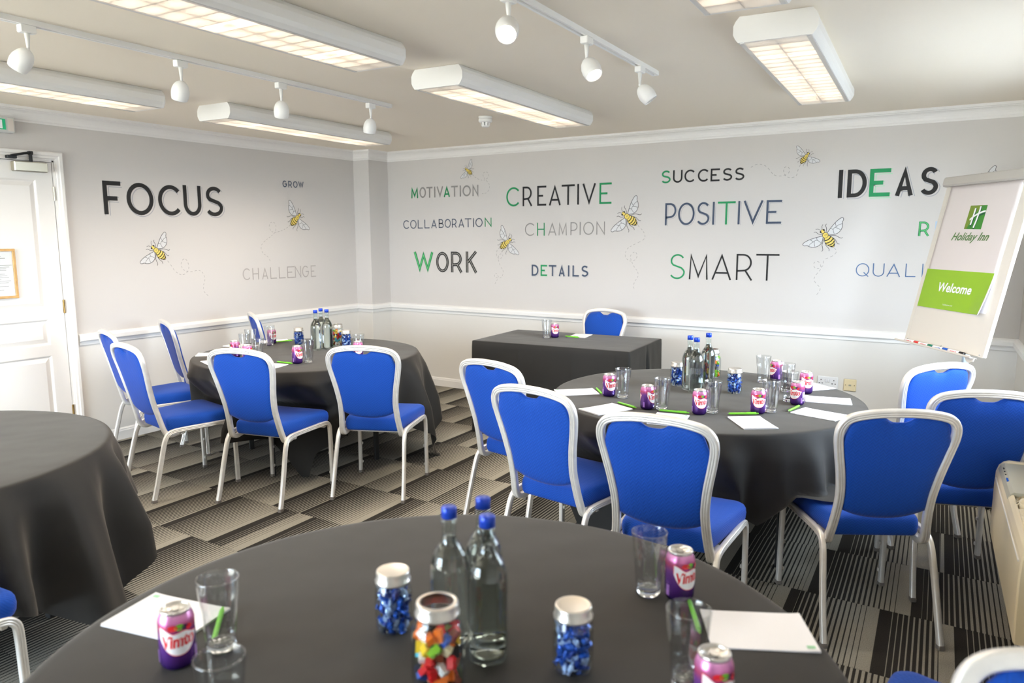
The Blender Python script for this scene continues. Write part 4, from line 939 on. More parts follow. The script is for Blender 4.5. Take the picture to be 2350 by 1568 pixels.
# ------------------------------------------------------------------ round tables and their cloths
ZT = 0.7345
TABLES = [(-3.94, 3.595, 29, 'left', 'round table beside the door wall'), (-1.138, 3.668, -27.7, 'right', 'round table in the middle right'),
          (-0.823, 1.045, 66, 'front', 'round table nearest the camera'), (-3.412, 1.000, 30, 'far left', 'round table cut off by the left edge')]
def make_table():
    t = empty('round_table', (0, 0, 0))
    m = MB(); m.lathe([(0, .700), (.745, .700), (.760, .706), (.762, .716), (.760, .728), (.752, ZT-.001), (0, ZT-.001)], 64); m.build('tabletop', M['blackmetal'], t)
    for k in range(4):
        a = R_(45+90*k); c_, s_ = math.cos(a), math.sin(a)
        m = MB(); x_, y_ = .50*c_, .50*s_; m.bbox((x_-.016, y_-.016, .0), (x_+.016, y_+.016, .702), .003); m.build('leg', M['blackmetal'], t)
    for s in (1, -1):
        m = MB(); m.bbox((-.37, s*.3536-.012, .30), (.37, s*.3536+.012, .325), .003); m.build('stretcher', M['blackmetal'], t)
    return t
tab0 = make_table()
def round_cloth(cx, cy, corner, seed, chairs, side, i_t, half=1.105):
    rg_ = random.Random(seed); NP = 288; R0 = .768; zt = ZT+.0025
    ph = [rg_.uniform(0, 6.28) for _ in range(6)]; rings = []
    for r in (0.0, .2, .4, .6, .70, .745): rings.append([(cx+r*math.cos(2*PI*k/NP), cy+r*math.sin(2*PI*k/NP), zt) for k in range(NP)] if r else None)
    rings[0] = [(cx+.01*math.cos(2*PI*k/NP), cy+.01*math.sin(2*PI*k/NP), zt) for k in range(NP)]
    for r, dz in ((.758, .0006), (.765, .003), (.7685, .008)): rings.append([(cx+r*math.cos(2*PI*k/NP), cy+r*math.sin(2*PI*k/NP), zt-dz) for k in range(NP)])
    NS = 26
    for j in range(1, NS+1):
        ring = []
        for k in range(NP):
            a = 2*PI*k/NP; b = a - R_(corner); e = (b+PI/4) % (PI/2) - PI/4      # 0 at a corner... mid sides at +-45
            ext = half/max(abs(math.cos(b+PI/4)), abs(math.sin(b+PI/4)))
            sm = ext - R0; s = sm*j/NS
            cor = math.exp(-(e/.30)**2)
            f1 = math.cos(14*a+ph[0]+1.1*math.sin(3*a+ph[1])); f1 = 1.6*abs(f1)**.75*(1 if f1 > 0 else -1)*.8 if f1 < 0 else f1; f2 = math.cos(25*a+ph[2]+.5*math.sin(2*a+ph[3]))
            amp = (.040*f1 + .020*f2)*min(s/.28, 1.25)*(1-.35*math.exp(-(e/.1)**2)) 
            lean = .075 + .13*cor + .03*math.sin(4*a+ph[4])
            if f1 > 0: amp *= 1.25
            r = R0 + .002 + s*lean + amp + .018*min(s/.1, 1)
            z = zt - .008 - s*math.sqrt(max(1-lean*lean, .1))*.985
            if z < .006: r += (.006-z)*.75; z = .006 + .012*abs(math.sin(9*a+j))*min(1, (.006-z)*20 if z < .006 else 0)
            x, y = cx+r*math.cos(a), cy+r*math.sin(a)
            for (hx, hy, th) in chairs:
                fx, fy = math.cos(R_(th)), math.sin(R_(th)); dx, dy = x-hx, y-hy
                lx = dx*fx+dy*fy; ly = -dx*fy+dy*fx
                if -.2 < lx < .545 and abs(ly) < .36 and z < .66:
                    w = 1 - min(max((abs(ly)-.245)/.10, 0), 1); w = w*w*(3-2*w); q = min(max((.66-z)/.17, 0), 1)
                    p_ = (.545-lx)*w*q; x += fx*p_; y += fy*p_
            for (hx, hy, th) in side:                 # pressed in by chairs standing askew
                fx, fy = math.cos(R_(th)), math.sin(R_(th)); r2 = math.hypot(x-cx, y-cy); r1 = r2; ux, uy = (x-cx)/r2, (y-cy)/r2
                if z >= .62: continue
                for _ in range(70):
                    dx, dy = cx+ux*r1-hx, cy+uy*r1-hy; lx = dx*fx+dy*fy; ly = -dx*fy+dy*fx
                    if -.05 < lx < .55 and abs(ly) < .25 and r1 > .45: r1 -= .008
                    else: break
                q = min(max((.62-z)/.14, 0), 1); r1 = r2+(r1-r2)*q; x, y = cx+ux*r1, cy+uy*r1
            if i_t == 1:                              # lies on the seat of the chair it falls over
                hx, hy, th = CHAIRS[9][:3]; fx, fy = math.cos(R_(th)), math.sin(R_(th)); dx, dy = x-hx, y-hy; lx = dx*fx+dy*fy; ly = -dx*fy+dy*fx
                ex = max(0, abs(ly)-.25, lx-.55, .05-lx); lo_ = .492 - max(0, ex)*1.1
                if z < lo_: z = lo_ + .003
            ring.append((x, y, z))
        rings.append(ring)
    m = MB(); m.loft(rings, 0, False, True); m.add(rings[0], [tuple(range(NP))], 0)
    m.v = [(x-cx, y-cy, z) for x, y, z in m.v]
    return m
for i, (x, y, cn, wd, lab) in enumerate(TABLES):
    rz = R_({0: 62, 1: 20, 2: 0, 3: 10}[i])
    if i == 0: tab0.location = (x, y, 0); tab0.rotation_euler = (0, 0, rz); tag(tab0, 'black-legged %s, under a black cloth' % lab, 'table', 'round banquet tables')
    else: clone(tab0, (x, y, 0), rz, 'black-legged %s, under a black cloth' % lab)
    ch = [(c[0], c[1], c[2]) for c in CHAIRS if math.hypot(c[0]-x, c[1]-y) < 1.6 and abs(c[0]+0.198) > .01 and math.cos(math.atan2(y-c[1], x-c[0]) - R_(c[2])) > .55]
    sd_ = [c[:3] for c in CHAIRS if math.hypot(c[0]-x, c[1]-y) < 1.6 and abs(c[0]+0.198) > .01 and c[:3] not in ch]
    m = round_cloth(x, y, cn, 11+i, ch, sd_, i)
    o = m.build('tablecloth', M['linen'], None, label='black tablecloth draped over the %s' % lab, cat='tablecloth', group='black round-table cloths'); o.location = (x, y, 0)

# head table: folding trestle and fitted cloth
hx, hy, hr = -2.690, 5.128, R_(4.0)
t = empty('head_table', (hx, hy, 0), hr, label='rectangular folding table against the back wall, under a black cloth', cat='table')
HL, HW = .640, .380
m = MB(); m.bbox((-HL, -HW, .705), (HL, HW, ZT-.001), .006); m.build('tabletop', M['blackmetal'], t)
for sx in (1, -1):
    for sy in (1, -1):
        m = MB(); m.bbox((sx*(HL-.12)-.015, sy*(HW-.06)-.015, 0), (sx*(HL-.12)+.015, sy*(HW-.06)+.015, .706), .003); m.build('leg', M['blackmetal'], t)
    m = MB(); m.bbox((sx*(HL-.12)-.012, -HW+.075, .12), (sx*(HL-.12)+.012, HW-.075, .145), .003); m.build('stretcher', M['blackmetal'], t)
rg_ = random.Random(5); per = []; cl_, cw_, rc = HL+.006, HW+.006, .02
def side_pts(a, b, n): return [(a[0]+(b[0]-a[0])*k/n, a[1]+(b[1]-a[1])*k/n) for k in range(n)]
per = []
for (a, b, n, nrm) in (((-cl_, -cw_), (cl_, -cw_), 110, (0, -1)), ((cl_, -cw_), (cl_, cw_), 70, (1, 0)), ((cl_, cw_), (-cl_, cw_), 110, (0, 1)), ((-cl_, cw_), (-cl_, -cw_), 70, (-1, 0))):
    for k, p in enumerate(side_pts(a, b, n)): per.append((p, nrm, k/n))
rings = []
for ins, dz in ((cw_*.9, 0), (.1, 0), (.02, 0), (.006, .0006), (.002, .002), (0, .006)):
    rings.append([((p[0]*(1-ins/cl_)), (p[1]*(1-ins/cw_)), ZT+.0025-dz) for p, n_, u in per])
for j in range(1, 19):
    s = .715*j/18; ring = []
    for p, n_, u in per:
        o_ = .012*s/.7 + .010*(s/.7)*math.sin(u*9+n_[0]*2)*math.sin(u*PI)
        if n_ == (1, 0):      # pleat in the right-hand end
            o_ += -.030*math.exp(-((u-.50)/.020)**2)*min(1, s/.25) + .012*math.exp(-((u-.56)/.05)**2)*min(1, s/.3)
        if n_ == (0, -1):
            for uc in (.32, .66, .93): o_ += .004*math.exp(-((u-uc)/.006)**2)
            o_ += .010*math.exp(-((u-.06)/.05)**2)*s + .006*math.sin((u*14+s*9))*math.exp(-((u-.12)/.12)**2)
        qx, qy, zz = p[0]+n_[0]*(o_+.003), p[1]+n_[1]*(o_+.003), ZT+.0025-.006-s
        if n_ == (0, 1) and zz < .66:          # pushed in by the chair behind
            wx = hx + qx*math.cos(hr) - qy*math.sin(hr); wy = hy + qx*math.sin(hr) + qy*math.cos(hr); cx_, cy_, th_ = CHAIRS[12][:3]
            fx, fy = math.cos(R_(th_)), math.sin(R_(th_)); lx = (wx-cx_)*fx+(wy-cy_)*fy; ly = -(wx-cx_)*fy+(wy-cy_)*fx
            w = 1 - min(max((abs(ly)-.245)/.08, 0), 1); w = w*w*(3-2*w)
            if lx < .55: qy -= (.55-lx)*w*min(max((.66-zz)/.15, 0), 1)
        ring.append((qx, qy, zz))
    rings.append(ring)
m = MB(); m.loft(rings, 0, False, True); m.add(rings[0], [tuple(range(len(per)))], 0)
o = m.build('tablecloth', M['linen'], None, label='black cloth fitted over the rectangular head table, reaching the floor', cat='tablecloth'); o.location = (hx, hy, 0); o.rotation_euler = (0, 0, hr)

# ------------------------------------------------------------------ flip chart
FO, FU, FV, FN = Vector((-.348, 5.2651, .89)), Vector((.5737, -.8191, 0)), Vector((.1702, .1192, .9782)), Vector((-.8012, -.5612, .2078))
FN = FU.cross(FV).normalized(); FN = FN if FN.dot(Vector((-1, -1, 0))) > 0 else -FN
fc_c = FO + FU*.365; base_xy = (fc_c.x + .130, fc_c.y + .092)
fc = empty('flip_chart', (base_xy[0], base_xy[1], 0), label='tall flip chart stand with a white hotel poster and green Welcome panel', cat='flip chart')
OB = Vector((base_xy[0], base_xy[1], 0))
def fl(u, v, n=0.0): return FO + FU*u + FV*v + FN*n - OB
def fbox(mb, a, b, e=0.0, mi=0):
    k = len(mb.v)
    (mb.bbox(a, b, e, mi) if e else mb.box(a, b, mi))
    mb.v[k:] = [tuple(fl(*v)) for v in mb.v[k:]]
m = MB(); fbox(m, (0, 0, -.022), (.730, 1.0, 0), .004); board = m.build('board', M['board'], fc)
m = MB(); fbox(m, (-.012, .968, -.004), (.748, 1.026, .032), .008); m.build('clamp_bar', M['flipframe'], fc)
m = MB()
for a, b in (((.0, .0, .0002), (.034, .97, .0012)), ((.690, 0, .0002), (.730, .97, .0012))): fbox(m, a, b)
m.build('side_strip', M['flipframe'] if False else M['board'], board)
m = MB()
for u, v in ((.030, .012), (.365, .012), (.700, .012)): m.lathe([(0, 0), (.005, 0), (.005, .003), (0, .003)], 10, c=(u, v)); 
m.v = [tuple(fl(*v)) for v in m.v]; m.build('screw', M['steel'], board)
m = MB(); fbox(m, (-.035, -.016, .0), (.690, -.010, .045), .002); fbox(m, (-.035, -.012, .041), (.690, -.004, .045), .001)
# lip hooked down at the right end
m.add([tuple(fl(u, v, n)) for n in (.020, .026) for u, v in ((.60, -.012), (.70, -.010), (.695, -.030), (.668, -.044), (.645, -.038), (.625, -.020))], [(0, 1, 2, 3, 4, 5), (11, 10, 9, 8, 7, 6)] + [(i, i+6, (i+1) % 6+6, (i+1) % 6) for i in range(6)])
m.build('pen_tray', M['board'], fc)
# poster sheet; lower right corner of the pad curls forward
pad = MB(); NU, NV = 24, 30
def curl(u, v): 
    a = max(0, (u-.52)/.12); b = max(0, (.46-v)/.24)
    return .020*a*a*b + .012*b*b*a
def sheet_pt(uu, vv, n):
    u = .052 + uu*(.596); v = .222 + vv*(.746)
    return tuple(fl(u + .02*(1-vv)*0, v, n + curl(u, v)))
for n_, flip in ((.0055, 0), (.0025, 1)):
    vs = [sheet_pt(i/NU, j/NV, n_) for j in range(NV+1) for i in range(NU+1)]
    pad.add(vs, [((a, a+1, a+NU+2, a+NU+1) if not flip else (a, a+NU+1, a+NU+2, a+1)) for j in range(NV) for i in range(NU) for a in (j*(NU+1)+i,)], 0, True)
k = (NU+1)*(NV+1); ed = [i for i in range(NU+1)] + [j*(NU+1)+NU for j in range(1, NV+1)] + [NV*(NU+1)+i for i in range(NU-1, -1, -1)] + [j*(NU+1) for j in range(NV-1, 0, -1)]
pad.add([], []); pad.f += [(ed[i], ed[i]+k, ed[(i+1) % len(ed)]+k, ed[(i+1) % len(ed)]) for i in range(len(ed))]; pad.m += [0]*len(ed); pad.sm += [False]*len(ed)
poster = pad.build('poster', M['poster'], fc)
m = MB(); fbox(m, (.075, .235, .0008), (.655, .955, .0022)); m.build('pad_sheets', M['paper'], fc)
def prt(name, mb, mt, n, parent=poster, **kw):   # flat print in board (u, v)
    mb.v = [tuple(fl(v[0], v[1], n + curl(v[0], v[1]))) for v in mb.v]; o = mb.build(name, mt, parent, **kw); return o
m = MB()
for j in range(8):
    for i in range(20):
        u0, u1 = .043+i*.0298, .043+(i+1)*.0298; v0, v1 = .2225+j*.0295, .2225+(j+1)*.0295
        m.add([(u0, v0), (u1, v0), (u1, v1), (u0, v1)], [(0, 1, 2, 3)])
prt('green_panel', m, M['lime'], .0066)
def bold(vs, off): return vs
def put_text(txt, u0, u1, v0, capv, mt, n, offset, shear, name):
    vs, fs = text_mesh(txt, 1.0, offset, shear, 'LEFT'); x0, x1, y0, y1 = bounds(vs)
    cap = .73
    m = MB(); m.add([(u0 + (v[0]-x0)*(u1-u0)/(x1-x0), v0 + v[1]*(capv-v0)/cap) for v in vs], fs); return prt(name, m, mt, n)
put_text('Welcome', .198, .498, .329, .384, M['white'], .0074, .025, .12, 'welcome_lettering')
put_text('holidayinn.com', .284, .372, .2480, .2580, M['white'], .0074, .0, .0, 'web_address')
put_text('Holiday Inn', .190, .512, .638, .686, M['txtg'], .0064, .018, .42, 'hotel_lettering')
# square emblem
q = [(.279, .705), (.426, .702), (.426, .841), (.283, .843)]
m = MB(); m.add(q, [(0, 1, 2, 3)]); prt('emblem_square', m, M['logog'], .0062)
m = MB(); m.add([(.279, .705), (.300, .705), (.330, .78), (.385, .842), (.283, .843)], [(0, 1, 2, 3, 4)]); prt('emblem_corner', m, M['logog2'], .0064)
def strok(pts, w, mt, n, nm): v, f = ribbon([tuple(p) for p in catmull([Vector(p) for p in pts], 5)], w); m = MB(); m.add([(p.x, p.y) for p in v], f); prt(nm, m, mt, n)
for dx, dn in ((.007, 1),):
    strok([(.333+dx, .824), (.331+dx, .78), (.327+dx, .735), (.323+dx, .716)], .011, M['logod'], .0066, 'emblem_shadow')
    strok([(.373+dx, .834), (.371+dx, .79), (.362+dx, .74), (.354+dx, .704)], .011, M['logod'], .0066, 'emblem_shadow')
    strok([(.425, .795), (.40, .790), (.375, .781), (.365, .775)], .010, M['logod'], .0066, 'emblem_shadow')
strok([(.333, .826), (.331, .79), (.328, .75), (.326, .729)], .0125, M['white'], .0070, 'emblem_stroke')
strok([(.373, .836), (.372, .80), (.366, .75), (.358, .712)], .0125, M['white'], .0070, 'emblem_stroke')
strok([(.425, .806), (.40, .803), (.36, .790), (.33, .775), (.308, .758)], .0105, M['white'], .0071, 'emblem_stroke')
# stand: pole, hub, five feet, rear bracket
m = MB(); tube(m, [(0, 0, .075), (0, 0, 1.30)], .020, 16); m.build('pole', M['pole'], fc)
m = MB(); m.lathe([(0, .05), (.045, .05), (.045, .085), (.028, .11), (0, .11)], 20); m.build('hub', M['blackmetal'], fc)
for k in range(5):
    a = R_(20+72*k); c_, s_ = math.cos(a), math.sin(a)
    m = MB(); tube(m, [(c_*.02, s_*.02, .070), (c_*.15, s_*.15, .060), (c_*.27, s_*.27, .046)], .012, 8); lg = m.build('foot', M['blackmetal'], fc)
    m = MB(); m.lathe([(0, -.009), (.020, -.009), (.022, 0), (.020, .009), (0, .009)], 14); m.v = [(c_*.27 - s_*z + c_*x, s_*.27 + c_*z + s_*x, .022+y) for x, y, z in m.v]; m.build('castor', M['black'], lg)
m = MB()
for vv in (.15, .40):
    p = fl(.365, vv, -.022); tube(m, [p, Vector((0, 0, p.z - .01))], .014, 8)
m.build('bracket', M['flipframe'], fc)
# marker pens lying in the tray
MK = [(.047, .1916, 'mred', 'red'), (.1930, .3306, 'mgreen', 'green'), (.3330, .4714, 'mblue', 'blue'), (.4740, .6184, 'mblack', 'black')]
for u0, u1, mt_, nm in MK:
    p0 = fl(u0, -.001, .027) + OB
    t = empty('marker_pen', tuple(p0), 0, label='%s-capped white marker lying in the flip chart tray' % nm, cat='marker', group='markers in the flip chart tray')
    Lk = u1-u0; ax = FU
    def cyl(r, a, b, mt2, name, par=t):
        m = MB(); m.lathe([(0, a), (r*.85, a), (r, a+.002), (r, b-.002), (r*.85, b), (0, b)], 14)
        sd = FN; nd = ax.cross(sd); m.v = [tuple(sd*x + nd*y + ax*z) for x, y, z in m.v]; return m.build(name, mt2, par)
    cyl(.0085, 0.004, Lk-.042, M['white'], 'barrel'); cyl(.0092, Lk-.042, Lk-.002, M[mt_], 'cap'); cyl(.0070, 0, .005, M[mt_], 'end_plug')
    m = MB(); rq = random.Random(len(nm))
    for k in range(9):
        z_ = .03+k*.006; h_ = rq.uniform(.001, .003); m.add([tuple(FN*.0088 + ax.cross(FN)*(y_) + ax*z2) for y_, z2 in ((-h_, z_), (h_, z_), (h_, z_+.004), (-h_, z_+.004))], [(0, 1, 2, 3)])
    m.build('printed_label', M['mred' if nm != 'blue' else 'mblue'], t)

# ------------------------------------------------------------------ cream wall heater under the window
hy0, hy1 = 3.222, 4.432; wdep = lambda y: 0.286+0.048*(YB-y)
HO = Vector((.157, 3.023, .3255)); HS = .79
ht = empty('wall_heater', HO, 0, label='cream fan heater unit with a slatted top against the window wall, bottom right', cat='heater')
def hskew(mb):
    out = []
    for x, y, z in mb.v:
        yy = 2.545 + HS*(y-hy0); out.append((.3001-.048*yy + HS*x - HO.x, yy - HO.y, HS*z))
    mb.v = out; return mb
prof = [(.000, .012), (-.003, .10), (-.003, .28), (.000, .345), (.010, .378), (.028, .398), (.050, .407), (.175, .409), (.178, .405), (.178, .012)]
top_cut = [(.000, .012), (-.003, .10), (-.003, .28), (.000, .345), (.010, .372), (.022, .386), (.030, .388), (.030, .012)]
m = MB(); m.loft([[(x, hy0+.035, z) for x, z in top_cut], [(x, hy1-.03, z) for x, z in top_cut]], cap=True); m.box((.150, hy0+.035, .012), (.178, hy1-.03, .404)); m.box((.02, hy0+.035, .012), (.16, hy1-.03, .30)); hskew(m).build('cabinet', M['heater'], ht)
m = MB(); m.box((.178, hy0+.02, .02), (.36, hy1-.02, .40)); hskew(m).build('rear_casing', M['heater'], ht)
m = MB(); m.box((.14, hy0+.06, -.405), (.34, hy1-.06, .012)); hskew(m).build('plinth', M['blackmetal'], ht)
m = MB(); m.box((-.0045, hy0+.05, .318), (-.0015, hy1-.06, .326)); hskew(m).build('front_trim', M['fitting'], ht)
for a, b in ((hy0, hy0+.036), (hy1-.031, hy1)):
    m = MB(); m.loft([[(x, a, z) for x, z in [(p[0]+.006*(1 if p[0] < .09 else -1), p[1]-.004) for p in prof]], [(x, a+.008, z) for x, z in prof], [(x, b-.004, z) for x, z in prof], [(x, b, z) for x, z in prof]], cap=True); hskew(m).build('end_cheek', M['heater'], ht)
m = MB(); m.loft([[(x, 3.90, z) for x, z in ((.006, .366), (.016, .388), (.030, .399), (.150, .403), (.150, .37), (.03, .36))], [(x, hy1-.032, z) for x, z in ((.006, .366), (.016, .388), (.030, .399), (.150, .403), (.150, .37), (.03, .36))]], cap=True); cp = hskew(m).build('control_panel', M['heaterpanel'], ht)
m = MB()
for y_, w_, mi in ((4.30, .02, 0), (4.25, .012, 0), (4.20, .006, 0)): m.box((.018, y_, .3925), (.024, y_+w_, .396), 0)
for y_ in (4.12, 4.09): m.box((.017, y_, .3925), (.026, y_+.02, .396), 1)
hskew(m).build('buttons', [M['black'], M['mblue']], cp)
# round grille drum and slatted outlet
m = MB(); cyd, cxd = 3.80, .088
for k in range(28):
    a = 2*PI*k/28; c_, s_ = math.cos(a), math.sin(a)
    m.add([(cxd+c_*r*.062/.06 + sg*-s_*.003, cyd+s_*r*1.5+sg*c_*.003, z) for r, z in ((.062, .355), (.060, .392), (.050, .400), (.050, .355)) for sg in (1, -1)], [(0, 1, 3, 2), (2, 3, 5, 4), (4, 5, 7, 6)])
hskew(m).build('grille_ring', M['heater'], ht)
m = MB(); m.lathe([(0, .388), (.036, .388), (.046, .394), (.052, .402), (.054, .398), (.054, .36), (0, .36)], 32, c=(0, 0)); m.v = [(cxd+x*.95, cyd-.03+y*1.4, z) for x, y, z in m.v]; dr_ = hskew(m).build('grille_cap', M['heater'], ht)
m = MB(); m.lathe([(0, .3905), (.012, .3905), (.010, .389), (0, .389)], 12); m.v = [(cxd+x, cyd-.02+y, z) for x, y, z in m.v]; hskew(m).build('dial', M['brass'], dr_)
m = MB(); m.box((.030, hy0+.036, .30), (.150, 3.90, .318)); hskew(m).build('outlet_well', M['black'], ht)
m = MB()
for sl in range(1): m.box((.028, 3.30, .385), (.150, 3.309, .398))
s0 = hskew(m).build('grille_slat', M['heater'], ht)
for k in range(1, 22):
    c = s0.copy(); COL.objects.link(c); c.location.y += k*.0175*HS; c.location.x += -.048*k*.0175*HS
# ------------------------------------------------------------------ table ware
TZ = ZT + .0030
def tumbler():
    t = empty('glass_tumbler', (0, 0, 0))
    def mod(a, z): return 1 - (.035*abs(math.sin(a*4.5)) if .012 < z < .092 else .035*abs(math.sin(a*4.5))*max(0, 1-(z-.092)/.012) if z < .104 and z >= .092 else 0)
    out = [(0, 0), (.024, 0), (.0275, .002), (.0288, .012), (.0300, .030), (.0322, .060), (.0345, .088), (.0362, .094), (.0372, .104), (.0388, .125), (.0405, .147), (.0402, .1495), (.0390, .150), (.0382, .1485)]
    inn = [(.0372, .130), (.0352, .106), (.0325, .090), (.0300, .060), (.0272, .030), (.0255, .020), (.020, .0155), (0, .0150)]
    m = MB(); m.lathe(out, 54, mod=mod); k = len(m.v); m.lathe([out[-1]]+inn, 54)
    # merge so it is one closed skin
    o = m.build('tumbler_body', M['glass'], t, merge=1e-6)
    m = MB(); m.lathe([(0, .0012), (.0225, .0012), (.0262, .0028), (.0270, .010), (.0240, .0150), (.018, .0140), (0, .0138)], 27); m.build('thick_base', M['solidglass'], t, merge=1e-6); return t
def bottle():
    t = empty('water_bottle', (0, 0, 0))
    out = [(0, .004), (.020, .002), (.034, 0), (.0385, .004), (.0395, .012), (.0395, .158), (.0386, .172), (.0355, .186), (.0300, .199), (.0235, .209), (.0180, .217), (.0150, .228), (.0140, .242), (.0140, .254), (.0158, .256), (.0158, .2645), (.0140, .2665), (.0130, .270), (.0125, .270)]
    inn = [(.0110, .262), (.0118, .240), (.0124, .228), (.0155, .216), (.0212, .207), (.0277, .197), (.0330, .184), (.0360, .171), (.0368, .158), (.0368, .020), (.034, .012), (.020, .012), (0, .014)]
    m = MB(); m.lathe(out+inn, 40); m.build('bottle_glass', M['bglass'], t, merge=1e-6)
    m = MB(); m.lathe([(0, .0145), (.020, .0125), (.0337, .0125), (.0365, .0203), (.0365, .158), (.0357, .1707), (.0327, .1837), (.0274, .1966), (.0209, .2066), (.0152, .2157), (.0121, .228), (0, .228)], 40); m.build('water', M['water'], t, merge=1e-6)
    m = MB(); m.lathe([(.0140, .2665), (.0152, .2670), (.0152, .2865), (.0140, .2885), (0, .2885)], 32); m.build('screw_cap', M['capblue'], t)
    return t
def candy_mesh():
    m = MB(); rg = random.Random(9); n = 8
    for i, (x, r) in enumerate(((-.0125, .0045), (-.0085, .0025), (-.0065, .0050), (0, .0068), (.0065, .0050), (.0085, .0025), (.0125, .0045))):
        pass
    rings = [[(x, r*math.cos(2*PI*k/n)*(1.25 if abs(x) > .012 else 1)*(1+rg.uniform(-.12, .12)), r*.8*math.sin(2*PI*k/n)*(1+rg.uniform(-.15, .15))) for k in range(n)] for x, r in ((-.0125, .0045), (-.0085, .0025), (-.0062, .0052), (0, .0068), (.0062, .0052), (.0085, .0025), (.0125, .0045))]
    m.loft(rings, 0, True); return m
def block_mesh():
    m = MB(); m.bbox((-.0115, -.0058, -.0068), (.0115, .0058, .0068), .0006)
    for x in (-.0058, .0058):
        n = 8; m.loft([[(x+.0034*math.cos(2*PI*k/n), .0034*math.sin(2*PI*k/n), z) for k in range(n)] for z in (.0068, .0088)], 0, True)
    return m
CC = {}
for nm, c in dict(blue=(28, 88, 190), deep=(20, 55, 140), foil=(170, 195, 235)).items(): CC[nm] = mat('foil_'+nm, L(*c), .28, metal=.35, spec=.6)
BC = {n_: mat('toy_plastic_'+n_, L(*c), .3) for n_, c in dict(red=(220, 30, 35), orange=(245, 120, 30), white=(240, 238, 235), yellow=(245, 205, 40), green=(140, 200, 50), azure=(90, 200, 225), black=(40, 38, 42), brown=(150, 70, 45), blue=(35, 85, 190), sand=(225, 205, 165)).items()}
def jar(kind):
    big = kind == 'c'; s = 1.22 if big else 1.0; hh = .165 if big else .130
    t = empty('sweet_jar' if not big else 'toy_brick_jar', (0, 0, 0))
    H = hh - .016
    if big: pr = [(0, .003), (.036, 0), (.043, .003), (.047, .010), (.0485, .025), (.0485, .098), (.047, .112), (.041, .126), (.036, .132), (.0352, .160), (.0340, .160), (.0340, .132), (.039, .125), (.045, .111), (.0465, .098), (.0465, .025), (.045, .011), (.040, .006), (0, .006)]
    else: pr = [(0, .003), (.028, 0), (.034, .003), (.0375, .010), (.0385, .022), (.0385, .078), (.0375, .090), (.034, .100), (.0315, .104), (.0312, .122), (.030, .122), (.0300, .104), (.0325, .099), (.0358, .089), (.0368, .078), (.0368, .022), (.0358, .011), (.032, .006), (0, .006)]
    m = MB(); m.lathe(pr, 40); m.build('jar_glass', M['jarglass'], t)
    r = .0385 if big else .0350; zb = hh-.024
    m = MB(); m.lathe([(r-.0012, zb), (r+.002, zb), (r+.0025, zb+.004), (r, zb+.006), (r, zb+.020), (r-.001, zb+.0235), (r-.003, zb+.0245)] + ([(r-.009, zb+.0245), (r-.009, zb+.0230), (r-.0012, zb+.0230), (r-.0012, zb)] if big else [(r-.005, zb+.0245), (r-.006, zb+.0236)]), 40)
    m.build('screw_band', M['lid'], t, label='silver screw band')
    if not big:
        m = MB(); m.lathe([(r-.005, zb+.0240), (r-.010, zb+.0232), (0, zb+.0232)], 40); m.build('lid_disc', M['lid'], t)
    return t
